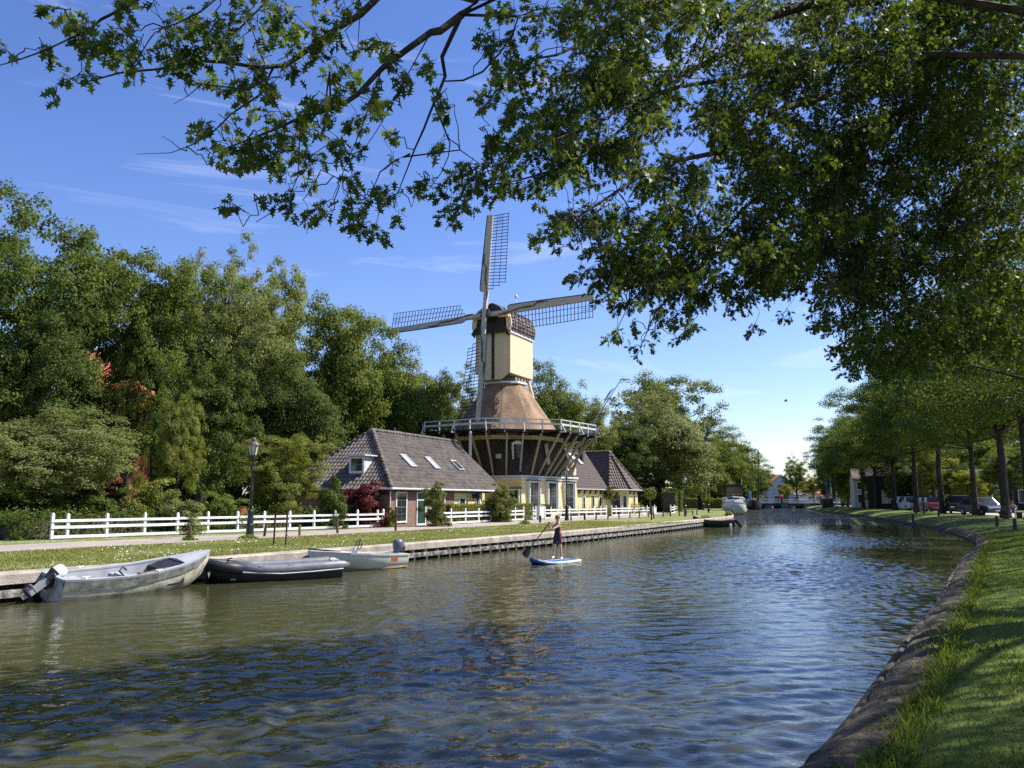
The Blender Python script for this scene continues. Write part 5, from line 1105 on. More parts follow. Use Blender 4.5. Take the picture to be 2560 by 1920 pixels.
figure('person standing on the blue board in a navy and crimson suit, gripping the paddle', o0, jj, suit_mat(), sc=.90, shoes=WHITE)
bdir = Vector((-.62, -.785, 0)); bc = o0 + Vector((-.10, -.02, 0)); bo = Vector((bc.x, bc.y, .0))
bd = thing('paddle_board', 'blue and white inflatable paddle board under the standing person', 'paddle board', bo, math.atan2(bdir.y, bdir.x))
zt_ = o0.z + pz - .004
BLUE = mat('blue_board', (.03, .13, .52), .4, .08, 4); 
sth = [(-1.28, .10, .0), (-1.15, .27, 0), (-.8, .38, 0), (-.2, .41, 0), (.4, .39, .01), (.85, .30, .05), (1.12, .17, .13), (1.25, .05, .19)]
m = MB(); m.loft([[(x, -w, zt_ - .06 + r), (x, -w * .9, zt_ - .115 + r), (x, w * .9, zt_ - .115 + r), (x, w, zt_ - .06 + r), (x, w * .94, zt_ - .012 + r), (x, -w * .94, zt_ - .012 + r)] for x, w, r in sth]); m.build('deck_body', BLUE, bd, True)
m = MB()
for sg in (-1, 1): m.loft([[(x, sg * (w + .008), zt_ - .055 + r), (x, sg * (w + .004), zt_ - .010 + r), (x, sg * max(w - .10, 0), zt_ - .006 + r), (x, sg * max(w - .1, 0), zt_ - .03 + r)] for x, w, r in sth])
m.build('white_rail', WHITE, bd)
m = MB(); m.box(-.85, .35, -.26, .26, zt_ - .011, zt_ - .003); m.build('deck_pad', BLUE, bd)
pa, pb_ = o0 + Vector(jj['lha']) + Vector((0, -.02, .03)), D(1325, 1371, YP - .35)
pd = thing('paddle', 'black paddle held in both hands of the standing person', 'paddle', pb_)
m = MB(0, -pb_); top = pa + (pa - pb_).normalized() * .05; m.tube([top, pb_], .016, 8); m.beam(top + Vector((-.05, 0, .03)), top + Vector((.06, 0, -.02)), .03, .03); m.build('shaft', RUBB, pd)
e = D(1313, 1387, YP - .42); ax = (e - pb_).normalized(); sx_ = ax.cross(Vector((0, 1, .1))).normalized(); nn_ = ax.cross(sx_)
m = MB(0, -pb_); L_ = (e - pb_).length + .06
m.loft([[pb_ + ax * L_ * a + sx_ * w, pb_ + ax * L_ * a + nn_ * .012, pb_ + ax * L_ * a - sx_ * w, pb_ + ax * L_ * a - nn_ * .012] for a, w in ((-.05, .018), (.15, .06), (.4, .105), (.75, .12), (.95, .10), (1.0, .07))]); m.build('blade', RUBB, pd)

# ---------------------------------------------------------------- far boats, bridge and houses
def seated(label, p, cloth, rz=0, sc=.9):
    R = Matrix.Rotation(rz, 3, 'Z'); b = dict(pelvis=(0, 0, .45), belly=(0, .02, .6), chest=(0, .03, .82), neck=(0, .02, 1.0), head=(0, 0, 1.12), lsh=(-.17, .03, .92), lel=(-.22, -.08, .7), lwr=(-.14, -.25, .62), lha=(-.12, -.32, .6), rsh=(.17, .03, .92), rel=(.22, -.08, .7), rwr=(.14, -.25, .62), rha=(.12, -.32, .6), lhi=(-.09, -.03, .45), lkn=(-.12, -.42, .47), lan=(-.12, -.44, .08), lto=(-.12, -.58, .03), rhi=(.09, -.03, .45), rkn=(.12, -.42, .47), ran=(.12, -.44, .08), rto=(.12, -.58, .03), face=(0, -1, 0))
    return figure(label, p, {k: R @ Vector(v) for k, v in b.items()}, cloth, sc=sc, shoes=RUBB, short=False)
RED = mat('red_shirt', (.45, .06, .05), .7); PINK = mat('pink_shirt', (.55, .28, .24), .7); NAVY = mat('navy_cloth', (.02, .03, .09), .7); TBLUE = mat('blue_jacket', (.06, .11, .32), .7, .15, 8)
cb = P2(1833, 124, 0); WH2 = mat('white_yacht_paint', (.78, .79, .80), .35, .03, 3)
cr_ = thing('cabin_cruiser', 'white cabin cruiser with dark canopy and life rings, bow towards us', 'boat', cb, math.radians(-106))
stc = [(-7, 1.55, 1.35, 1.45, .1, -.3), (-4, 1.75, 1.4, 1.6, .1, -.4), (-1.5, 1.75, 1.5, 1.45, .15, -.4), (.2, 1.5, 1.62, .9, .25, -.3), (1.3, .95, 1.72, .35, .5, -.1), (2.0, .35, 1.8, .08, .9, .5), (2.25, .03, 1.84, .01, 1.5, 1.3)]
R = hull_loft(stc); m = MB(); m.loft(R, closed=False, caps=False); m.face(R[0][::-1]); m.build('hull', WH2, cr_, True)
m = MB(); m.loft([[(x, -hb, zg), (x, hb, zg), (x, 0, zg + .12)] for x, hb, zg, *_ in stc]); m.build('deck', GREYW, cr_)
m = MB(); m.loft([[(x, -hb - .04, zg - .1), (x, -hb - .04, zg + .02), (x, hb + .04, zg + .02), (x, hb + .04, zg - .1)] for x, hb, zg, *_ in stc]); m.build('rubbing_strake', ALU, cr_)
m = MB(); m.loft([[(-6, -1.35, 1.5), (-6, 1.35, 1.5), (-6, 1.3, 2.3), (-6, -1.3, 2.3)], [(-1.4, -1.35, 1.6), (-1.4, 1.35, 1.6), (-1.9, 1.25, 2.3), (-1.9, -1.25, 2.3)]]); m.build('cabin', WH2, cr_)
m = MB(); m.hexa([(-1.75, -1.3, 1.75), (-1.52, -1.25, 1.7), (-1.52, 1.25, 1.7), (-1.75, 1.3, 1.75)], [(-2.3, -1.22, 2.5), (-1.95, -1.2, 2.4), (-1.95, 1.2, 2.4), (-2.3, 1.22, 2.5)]); m.build('windscreen', GLS, cr_)
m = MB()
for sy in (-1, 1): m.beam((-2.4, sy * 1.3, 2.3), (-2.5, sy * 1.35, 4.25), .12, .12); m.beam((-5.2, sy * 1.3, 2.3), (-5.1, sy * 1.35, 4.2), .12, .12)
m.loft([[(-2.1, -1.45, 4.15), (-2.1, 1.45, 4.15), (-2.1, 1.2, 4.42), (-2.1, -1.2, 4.42)], [(-5.6, -1.45, 4.1), (-5.6, 1.45, 4.1), (-5.6, 1.2, 4.35), (-5.6, -1.2, 4.35)]]); m.build('canopy', BLACK, cr_); m = MB(); m.box(-5.15, -5.08, -1.3, 1.3, 2.3, 4.2); m.box(-5.0, -2.6, -1.36, -1.3, 2.3, 4.2); m.box(-5.0, -2.6, 1.3, 1.36, 2.3, 4.2); m.build('canopy_curtains', GLS, cr_)
for sy in (-1, 1):
    m = MB(); pts = [(-1.2, sy * 1.25 + .33 * math.cos(k * math.pi / 6), 2.1 + .33 * math.sin(k * math.pi / 6)) for k in range(13)]; m.tube(pts, .085, 6); m.build('life_ring', WHITE, cr_)
m = MB(); m.tube([(2.1, 0, 2.5), (.5, 1.2, 2.45), (-2, 1.65, 2.3)], .03, 5); m.tube([(2.1, 0, 2.5), (.5, -1.2, 2.45), (-2, -1.65, 2.3)], .03, 5)
for x, y in ((2.1, 0), (.5, 1.2), (.5, -1.2), (-1, 1.55), (-1, -1.55)): m.tube([(x, y, 1.7), (x, y, 2.45)], .025, 5)
m.build('bow_rail', ALU, cr_); m = MB(); m.box(1.9, 2.5, -.12, .12, 1.78, 1.92); m.beam((2.4, 0, 1.8), (2.42, 0, 1.1), .08, .14); m.box(2.36, 2.46, -.22, .22, 1.0, 1.12); m.build('anchor', ALU, cr_)
m = MB(); m.tube([(-5.9, 1.2, 2.2), (-6, 1.25, 5.4)], .05, 5); m.build('mast', WHITE, cr_)
Rc = Matrix.Rotation(math.radians(-106), 3, 'Z')
for lab, x, y, c in (('person in a red top sitting left behind the cruiser windscreen', -2.9, -.7, RED), ('person in a pale pink top sitting midway behind the cruiser windscreen', -2.8, .1, PINK), ('person in a dark top sitting right behind the cruiser windscreen', -2.9, .8, NAVY)):
    seated(lab, cb + Rc @ Vector((x, y, 2.0)), c, math.radians(-16), 1.0)
tb = P2(1883, 187, 0); tj = thing('barge', 'black sailing barge with a blue mast moored behind the white cruiser', 'boat', tb, math.radians(-107))
stt = [(-12, 1.5, 1.4, 1.3, .2, -.4), (-6, 1.75, 1.3, 1.6, .1, -.5), (-2, 1.7, 1.45, 1.5, .1, -.5), (0, 1.4, 1.7, 1.1, .2, -.4), (1.3, .8, 2.0, .6, .4, -.2), (1.8, .15, 2.2, .1, 1.0, .4)]
R = hull_loft(stt); m = MB(); m.loft(R, closed=False, caps=False); m.face(R[0][::-1]); m.build('hull', BLACK, tj, True)
m = MB(); m.loft([[(x, -hb, zg - .1), (x, hb, zg - .1), (x, 0, zg)] for x, hb, zg, *_ in stt]); m.build('deck', GREYW, tj); m = MB(); m.box(-8, -3, -1.1, 1.1, 1.3, 2.5); m.build('cabin', WOODG, tj)
m = MB(); m.tube([(-1.5, -.6, 1.4), (-1.6, -1.2, 14.6)], [.3, .14], 8); m.build('mast', mat('blue_mast', (.06, .16, .35), .5), tj); m = MB(); m.tube([(-2, 1.0, 1.4), (-2.2, 1.6, 12.8), (-2.3, 1.2, 13.6)], [.25, .13, .06], 8); m.build('boom', BLACK, tj)
seated('person in red sitting on the fore deck of the black barge', tb + Matrix.Rotation(math.radians(-107), 3, 'Z') @ Vector((.2, .2, 1.5)), RED, -.3, 1.05)
# low bridge
BY = 216; x0, x1 = P2(1898, BY, 0).x, P2(2076, BY, 0).x
br = thing('bridge', 'low dark girder bridge with white railings crossing the canal', 'bridge', (x0, BY, 0), 0)
CONC = mat('grey_concrete', (.30, .29, .28), .85, .2, 2, .2, 20)
W_ = x1 - x0
m = MB(); m.box(-4, W_ + 4, -3, 3, .62, 1.22); m.build('deck_girder', mat('dark_girder', (.03, .03, .035), .6), br)
for a, b, z in ((.6, 2.2, .75), (4.6, 6.3, 1.5), (6.5, 7.4, .6), (9.5 / 17 * W_, 11 / 17 * W_, 1.0), (W_ * .78, W_ * .985, 1.2)): m = MB(); m.box(a, b, -3.4, 3.4, -.8, z); m.build('pier', mat('pier_concrete', (.12, .12, .13), .85, .2), br)
for nm, zz in (('rail', 2.25), ('rail', 1.8), ('rail', 1.5)): m = MB(); m.box(-8, W_ + 6, -3.05, -2.97, zz - .09, zz + .09); m.build(nm, WHITE, br)
for i in range(14): m = MB(); x = -8 + (W_ + 14) * i / 13; m.box(x - .06, x + .06, -3.16, -3.052, 1.23, 2.4); m.build('railing_post', WHITE, br)
m = MB(); m.box(W_ * .51, W_ * .60, -3.3, -3.17, 1.25, 2.1); m.build('panel', GREYW, br)
for fx, lab in ((.25, 'red capped signal box on the left bridge pier'), (.79, 'red capped signal box on the right bridge pier')):
    sgx = thing('signal_box', lab, 'signal', (x0 + W_ * fx, BY - 3.7, 1.5), 0, 'red signals on the bridge piers'); m = MB(); m.box(-.18, .18, -.15, .15, -.3, 1.1); m.build('post', BLACK, sgx); m = MB(); m.lathe([(.3, 1.1), (.34, 1.3), (.3, 1.75), (.1, 1.9)], n=8); m.build('red_cap', mat('red_signal', (.62, .04, .03), .5), sgx)
dk_ = thing('dolphin_posts', 'dark timber fender of heavy piles at the right end of the bridge', 'fender', P2(2069, 172, 0), 0)
for i, (x, y) in enumerate(((-.9, 0), (-.3, .1), (.3, 0), (.9, .1))): m = MB(); m.lathe([(.33, -1), (.3, 2.3 - .2 * (i % 2)), (.22, 2.4)], (x, y, 0), 8); m.build('pile', POSTW, dk_)
m = MB(); m.box(-1.3, 1.3, -.42, -.32, .9, 1.2); m.build('waler', POSTW, dk_); m = MB(); m.lathe([(.25, 2.4), (.25, 2.9), (.1, 3.0)], (.6, .05, 0), 8); m.build('white_cap', WHITE, dk_)
for px, Y, h, lab, mt in ((2068, 178, 6.2, 'blue pole beside the bridge fender', TBLUE), (2079, 180, 9.5, 'grey banded signal mast right of the bridge', GREYW), (2092, 185, 7.6, 'thin grey pole right of the signal mast', GREYW)):
    m = MB(); m.lathe([(.16, -.1), (.12, h * .5), (.1, h)], n=8); m.box(-.25, .25, -.12, .12, h * .72, h * .86); tag(m.build('signal_mast', mt, None, False, 0, P2(px, Y, ZR)), lab, 'mast', 'masts by the bridge')
def gable_house(name, label, px, Y, w, dp_, eave, ridge, wallm, roofm, rz=0, wins=(), ridge_x=True, z=ZR):
    h = thing(name, label, 'house', P2(px, Y, z), rz); m = MB(); m.box(-w / 2, w / 2, 0, dp_, -.3, eave)
    if ridge_x: m.loft([[(-w / 2, 0, eave), (-w / 2, dp_, eave), (-w / 2, dp_ / 2, ridge - .1)], [(w / 2, 0, eave), (w / 2, dp_, eave), (w / 2, dp_ / 2, ridge - .1)]])
    else: m.loft([[(-w / 2, 0, eave), (w / 2, 0, eave), (0, 0, ridge - .1)], [(-w / 2, dp_, eave), (w / 2, dp_, eave), (0, dp_, ridge - .1)]])
    m.build('wall', wallm, h); m = MB()
    if ridge_x:
        for y0, y1 in ((-.4, dp_ / 2), (dp_ + .4, dp_ / 2)): m.hexa([(-w / 2 - .2, y0, eave - .1), (w / 2 + .2, y0, eave - .1), (w / 2 + .2, y1, ridge), (-w / 2 - .2, y1, ridge)], [(-w / 2 - .2, y0, eave + .1), (w / 2 + .2, y0, eave + .1), (w / 2 + .2, y1, ridge + .2), (-w / 2 - .2, y1, ridge + .2)])
    else:
        for s in (-1, 1): m.hexa([(s * (w / 2 + .3), .12, eave - .15), (s * (w / 2 + .3), dp_, eave - .15), (0, dp_, ridge), (0, .12, ridge)], [(s * (w / 2 + .3), .12, eave + .05), (s * (w / 2 + .3), dp_, eave + .05), (0, dp_, ridge + .2), (0, .12, ridge + .2)])
    m.build('roof', roofm, h); f = lambda: MB()
    for x0_, x1_, z0_, z1_ in wins: window(h, f, x0_, x1_, z0_, z1_, -.005, .08, .12, 2, 2, bar=.06)
    return h
ORT = mat('orange_roof_tiles', (.55, .17, .08), .8, .15, 3); PALEW = mat('pale_grey_render', (.40, .41, .43), .8, .06, 2); TANW = mat('tan_brick_wall', (.38, .28, .21), .85, .15, 3)
gable_house('white_house', 'pale grey gabled house beyond the bridge with an attic window', 1956, 262, 7.2, 10, 6.3, 9.2, PALEW, ORT, 0, [(-1.6, .4, 4.0, 6.2), (-2.6, 2.2, .6, 2.8)], False)
gable_house('orange_roofed_house', 'house with an orange tiled roof left of the pale gabled house', 1931, 266, 7, 8, 4.9, 7.8, PALEW, ORT, 0, [(-2.6, -.2, .6, 2.6), (.4, 2.8, .6, 2.6), (-.5, 2.6, 3.0, 4.6)])
gable_house('brick_house', 'low brick row behind the bridge right of the young round tree', 2040, 285, 26, 8, 3.6, 6.4, TANW, ORT, 0, [(-12 + 3 * i, -10.2 + 3 * i, .8, 2.8) for i in range(8)])
gable_house('white_house', 'bright white low building between the round tree and the tall pale tree', 1998, 272, 6, 8, 3.0, 4.6, PALEW, TILED, 0, [(-2.5, 0, .6, 2.6)])
tree_at('tree', 'tall pointed pale green tree beyond the bridge', 1993, 240, 1148, 33, 'tall', LEAF_L, 1.8, .3, 71, 'trees beyond the bridge', zg=ZR)
tree_at('tree', 'small yellowish round tree before the pale gabled house', 1963, 232, 1213, 18, 'round', LEAF_Y, 1.8, .15, 72, 'trees beyond the bridge', zg=ZR)
tree_at('tree', 'green tree behind the bridge under the branches of the row', 2035, 260, 1196, 34, 'round2', LEAF_M, 2.2, .3, 73, 'trees beyond the bridge', zg=ZR)
tree_at('tree', 'distant tree top above the orange roof', 1938, 300, 1192, 24, 'round', LEAF_D, 2, .3, 74, 'trees beyond the bridge', zg=ZR)
tree_at('tree', 'low distant trees left of the orange roof', 1905, 300, 1205, 26, 'round2', LEAF_M, 1, .3, 75, 'trees beyond the bridge', zg=ZR)
bird = thing('bird', 'small dark bird flying over the canal', 'bird', D(1964, 1003, 60)); bird.scale = (.62,) * 3; BM_ = mat('dark_feathers', (.05, .05, .05), .8)
J = [((-.22, 0, 0), .02), ((-.08, 0, .01), .06), ((.08, 0, .02), .07), ((.2, 0, .04), .045), ((.29, 0, .04), .012)]; skinned('body', J, [(0, 1), (1, 2), (2, 3), (3, 4)], BM_, bird, 2, 1)
for sg in (-1, 1): m = MB(); m.loft([[(.1, sg * .04, .05), (-.06, sg * .04, .05), (-.06, sg * .04, .035), (.1, sg * .04, .035)], [(.12, sg * .25, .2), (-.06, sg * .25, .2), (-.06, sg * .25, .19), (.12, sg * .25, .19)], [(.0, sg * .5, .16), (-.05, sg * .5, .16), (-.05, sg * .5, .155), (.0, sg * .5, .155)]]); m.build('wing', BM_, bird)

# ---------------------------------------------------------------- the street on the right
TYRE = mat('tyre_rubber', (.015, .015, .016), .8); LENS = mat('headlight_lens', (.6, .62, .65), .1, .05, spec=.8); REDL = mat('tail_light_lens', (.4, .02, .02), .2)
def car(label, loc, rz, paint, kind='car', L=4.4, Wd=1.78, H=1.5, name='parked_car', group='cars parked along the street'):
    t = thing(name, label, kind, loc, rz, group); h = Wd / 2
    if H > 1.6: pr = [(-L / 2, .55), (-L / 2 + .03, .95), (-L / 2 + .15, 1.0), (-L / 2 + .35, H * .97), (-L / 2 + .6, H), (L * .08, H), (L * .2, H * .97), (L * .30, 1.08), (L / 2 - .1, .92), (L / 2, .7), (L / 2, .4)]
    else: pr = [(-L / 2, .5), (-L / 2 + .02, .85), (-L / 2 + .35, .93), (-L * .28, H * .96), (-L * .15, H), (L * .02, H), (L * .10, H * .96), (L * .25, .95), (L / 2 - .15, .78), (L / 2, .6), (L / 2, .35)]
    belt = .92 if H < 1.6 else 1.05
    low = [(-L / 2 + .1, .24)] + [(x, min(z, belt)) for x, z in pr] + [(L / 2 - .08, .22)]
    m = MB(); m.loft([[(x, y * (1 - .0), z) for x, z in low] for y in (-h, -h * .9, h * .9, h)] if False else [[(x * .985, -h, min(z, belt - .04)) for x, z in low], [(x, -h * .93, z) for x, z in low], [(x, h * .93, z) for x, z in low], [(x * .985, h, min(z, belt - .04)) for x, z in low]]); m.build('body', paint, t, False, .03)
    up = [(x, z) for x, z in pr if z > belt - .02]; x0, x1 = up[0][0], up[-1][0]
    gh = [(x0 + .05, belt - .02)] + [(x, z) for x, z in up[1:-1]] + [(x1 - .05, belt - .02)]
    m = MB(); m.loft([[(x, s * (h * .90 - (z - belt) * .22), z) for x, z in gh] for s in (-1, 1)]); g = m.build('windows', GLS, t)
    m = MB(); rf = [(x, z) for x, z in gh if z > H * .93]; m.loft([[(x, s * (h * .88 - (z - belt) * .2), z + .025) for x, z in rf] + [(x, s * (h * .88 - (z - belt) * .2), z - .03) for x, z in rf[::-1]] for s in (-1, 1)]); m.build('roof', paint, t)
    m = MB()
    for s in (-1, 1):
        for (ax, az), (bx, bz) in ((gh[0], gh[1]), (gh[-2], gh[-1])): m.beam((ax, s * (h * .91 - (az - belt) * .22), az), (bx, s * (h * .91 - (bz - belt) * .22), bz), .07, .06)
        m.beam((0, s * (h * .91), belt), (0, s * (h * .9 - (H - belt) * .21), H - .03), .06, .06)
    m.build('pillars', paint, t)
    for sx in (-.3, .3):
        for s in (-1, 1):
            m = MB(); m.M = Matrix.Translation((sx * L, s * (h - .09), .32)) @ Matrix.Rotation(math.pi / 2, 4, 'X'); m.lathe([(.2, -.11), (.31, -.11), (.325, -.08), (.325, .08), (.31, .11), (.2, .11)], n=16); w = m.build('wheel', TYRE, t, True)
            m = MB(); m.M = Matrix.Translation((sx * L, s * (h - .085), .32)) @ Matrix.Rotation(math.pi / 2, 4, 'X'); m.lathe([(.2, -.112), (.19, .112)], n=12); m.build('rim', ALU, w)
    for s in (-1, 1):
        m = MB(); m.box(L / 2 - .16, L / 2 + .012, s * h * .72 - .17, s * h * .72 + .17, .58, .72); m.build('headlight', LENS, t); m = MB(); m.box(-L / 2 - .01, -L / 2 + .1, s * h * .76 - .1, s * h * .76 + .1, .7, .92); m.build('tail_light', REDL, t)
        m = MB(); m.box(x1 - .45, x1 - .25, s * (h + .1) - .09, s * (h + .1) + .09, belt + .0, belt + .13); m.build('mirror', paint, t)
    m = MB(); m.box(L / 2 - .02, L / 2 + .02, -.26, .26, .36, .47); m.build('number_plate', WHITE, t); m = MB(); m.box(L / 2 - .03, L / 2 + .008, -.5, .5, .5, .58); m.build('grille', BLACK, t)
    return t
def paint(n, c): return mat(n, c, .25, .05, 2, spec=.7)
def car_at(label, px, py, rz, pt, **kw):
    p = G(px, py, ZR); car(label, Vector((p.x, p.y, ZR + .004)), rz, pt, **kw)
car_at('white van like car parked at the left of the car row', 2271, 1275.5, math.radians(-92), paint('white_car_paint', (.62, .64, .68)), kind='car', H=1.75, L=4.5)
car_at('dark hatchback behind the trunk next to the white car', 2302, 1276, math.radians(92), paint('dark_grey_car_paint', (.04, .042, .05)))
car_at('dark red estate car seen from behind', 2322, 1278.5, math.radians(84), paint('dark_red_car_paint', (.16, .018, .02)), H=1.62, L=4.6)
car_at('black off road car with bright headlights, nose towards us', 2402, 1283.5, math.radians(-118), paint('black_car_paint', (.015, .016, .018)), H=1.75, L=4.6, Wd=1.9)
car_at('dark blue family car, nose towards us, nearest in the row', 2456, 1288, math.radians(-88), paint('dark_blue_car_paint', (.012, .022, .06)), H=1.52, L=4.7, Wd=1.85)
bn = G(2533, 1297, ZR); bench = thing('park_bench', 'dark bench on the right bank between two trunks', 'bench', bn, math.radians(20))
m = MB(); m.box(-.8, .8, -.22, .22, .42, .47); m.build('seat', POSTW, bench); m = MB(); m.box(-.8, .8, .2, .25, .55, .9); m.build('backrest', POSTW, bench)
for x in (-.65, .65): m = MB(); m.box(x - .04, x + .04, -.2, .24, -.05, .418); m.build('leg', IRON, bench)
seated('person in a blue jacket sitting on the bench by the right trunks', bn + Vector((0, -.02, .03)), TBLUE, math.radians(-30), 1.02)
for i, (px, py, lab) in enumerate(((2290, 1283, 'short dark stump post left of the fourth trunk'), (2310, 1283, 'dark street post between two trunks before the red car'), (2347, 1288, 'low dark stump before the dark trunk near the red car'), (2493, 1313, 'dark stump standing lowest on the shaded bank'), (2538, 1322, 'dark stump near the right edge on the shaded bank'), (2283, 1301, 'small dark stump at the bank edge'))):
    h = .5 if i != 1 else 4.2; p = G(px, py, ZR - (.08 if i in (3, 4) else (.3 if i == 5 else 0))); m = MB(); m.lathe([(.1, -.3), (.09, h - .05), (.05, h)], n=8); tag(m.build('stump_post' if i != 1 else 'street_post', POSTW, None, False, 0, p), lab, 'post', 'dark posts on the right bank')
bk = thing('flat_roofed_building', 'dark brick building with a white flat roof edge behind the right trunks', 'building', P2(2470, 112, ZR), math.radians(-32))
m = MB(); m.box(-9, 9, 0, 12, -.3, 5.2); m.build('wall', BRKD, bk); m = MB(); m.box(-9.3, 9.3, -.3, 12.3, 5.2, 5.5); m.build('roof', WHITE, bk)
f = lambda: MB()
for x in (-7, -3.5, 0, 3.5): window(bk, f, x, x + 2.2, .9, 2.7, -.005, .08, .1, 2, 1)
m = MB(); m.lathe([(.12, 0), (.09, 6.8)], n=8); tag(m.build('lamp_pole', GREYW, None, False, 0, P2(2481, 98, ZR)), 'pale pole before the dark flat roofed building', 'pole')
gable_house('white_house', 'cream white street house showing between the right trunks', 2168, 152, 4.2, 8, 5.0, 7.0, mat('cream_render', (.62, .56, .45), .8, .06, 2), TILED, -.3, [(-1.6, -.6, .8, 2.4), (.5, 1.5, .8, 2.4), (-1.6, -.6, 3.2, 4.6), (.5, 1.5, 3.2, 4.6)])
gable_house('brick_house', 'brown brick house behind the street trees on the right', 2150, 225, 16, 8, 5.2, 8.8, TANW, TILED, -.2, [(-7 + 3.2 * i, -5.2 + 3.2 * i, .8, 2.8) for i in range(5)])
gable_house('brick_house', 'dark brick house hidden behind the cars and bushes', 2330, 128, 18, 8, 5.0, 8.6, BRKD, TILED, -.45, [(-7 + 3.2 * i, -5.2 + 3.2 * i, .8, 2.8) for i in range(5)])
gR = 'garden trees behind the street on the right'
for i, (px, Y, yt, hw, key, lf, bot, lab) in enumerate(((2120, 168, 1165, 40, 'round', LEAF_M, 1, 'green tree behind the first right trunks'), (2205, 140, 1140, 48, 'round2', LEAF_D, 1, 'dark tree behind the cream white street house'), (2262, 122, 1150, 42, 'round', LEAF_M, .8, 'mid green tree behind the white car'), (2335, 112, 1140, 45, 'round2', LEAF_Y, 1.2, 'yellow green tree behind the dark red car'), (2398, 104, 1165, 52, 'round', LEAF_D, .6, 'dark bush tree behind the black off road car'), (2430, 100, 1178, 40, 'round2', LEAF_Y, .8, 'golden green bush tree before the flat roofed building'), (2380, 125, 1060, 90, 'round', LEAF_M, 3, 'larger green tree behind the golden bush'), (2530, 95, 1120, 70, 'round2', LEAF_M, 2, 'green tree at the right edge behind the trunks'), (2250, 150, 1085, 75, 'round2', LEAF_D, 3, 'tall dark tree behind the street houses'), (2160, 190, 1130, 60, 'round', LEAF_L, 2, 'pale tree far behind the right trunks'), (2085, 225, 1160, 40, 'round', LEAF_D, 1, 'dark tree behind the right end of the bridge'), (2108, 192, 1165, 32, 'round2', LEAF_D, -.5, 'dark leafy tree just right of the signal masts'), (2140, 172, 1150, 36, 'round', LEAF_M, -.5, 'leafy tree filling the gap left of the cream street house'), (2190, 152, 1175, 28, 'bush', LEAF_D, -.8, 'dark bushy tree hiding the right half of the cream street house'), (2500, 125, 1030, 110, 'round', LEAF_G, 3, 'tall grey green tree behind the flat roofed building'))):
    tree_at('tree', lab, px, Y, yt, hw, key, lf, bot, .22, 80 + i, gR, zg=ZR, nl=8)
tree_at('shrub', 'dark cone shaped clipped yew before the flat roofed building', 2495, 88, 1212, 22, 'ball', LEAF_D, 0, .08, 95, None, 'clipped tree', ZR, nl=0)
clipped('hedge', 'dark clipped hedge behind the parked cars', P2(2345, 108, 0), P2(2440, 96, 0), 1.0, 1.5, LEAF_D, z=ZR, n=7000, ls=.1)
clipped('hedge', 'dark hedge along the far street behind the white car', P2(2180, 150, 0), P2(2280, 118, 0), 1.0, 1.3, LEAF_D, z=ZR, n=7000, ls=.1)
# ---------------------------------------------------------------- the row of oaks on the right bank
crown_mesh('oak', 31, 320, 90000, .0125, OAKS, low=-.7, inner=.3, cs=(.12, .24), lump=.2, flat=.75)
crown_mesh('thin', 33, 220, 30000, .0125, OAKS, low=-.65, inner=.25, cs=(.12, .24), lump=.25, flat=.75)
crown_mesh('thin2', 34, 170, 15000, .0125, OAKS, low=-.65, inner=.25, cs=(.12, .24), lump=.25, flat=.75)
crown_mesh('oak2', 32, 300, 90000, .0125, OAKS, low=-.65, inner=.25, cs=(.12, .24), lump=.28, flat=.75)
ROW = [(18.3, 21, 'nearest row oak whose leaves fill the right edge, trunk out of sight'), (23.3, 29.5, 'oak of the row with its crown filling the upper right corner'), (27.9, 38, 'oak of the row just beyond the corner, crown cut by the right edge'), (31.3, 47, 'oak of the row whose trunk stands just outside the right edge'), (34.4, 55.8, 'first row oak with its thick dark trunk in view at the right edge'), (36.3, 61.7, 'row oak with a straight dark trunk beside the seated person'), (39.8, 72, 'row oak with a thick bent side limb beside the dark blue car'), (43.5, 84.7, 'row oak whose trunk stands between the red car and the black car'), (45.2, 93.5, 'row oak whose trunk hides half of the white car'), (51.2, 112, 'row oak right of the cream street house'), (56.6, 130, 'row oak left of the cream street house'), (62.1, 148, 'row oak third before the bridge'), (67.2, 165, 'row oak second before the bridge'), (73.0, 185, 'farthest row oak next to the bridge')]
for i, (x, y, lab) in enumerate(ROW):
    s = .92 + .16 * ((i * 37) % 10) / 10; r_x = 6.4 if y < 120 else 7.0
    tree('oak_tree', lab, 'tree', Vector((x, y, ZR)), 'thin2' if i < 2 else 'thin' if i < 5 else ('oak' if i % 2 else 'oak2'), (r_x * s, r_x * s, 6.1 * s), 10.0 * s, LEAF_O, .24 + .03 * (i % 3), BARK, 200 + i, 12, 'oaks in a row along the right bank', rz=i * 1.31)

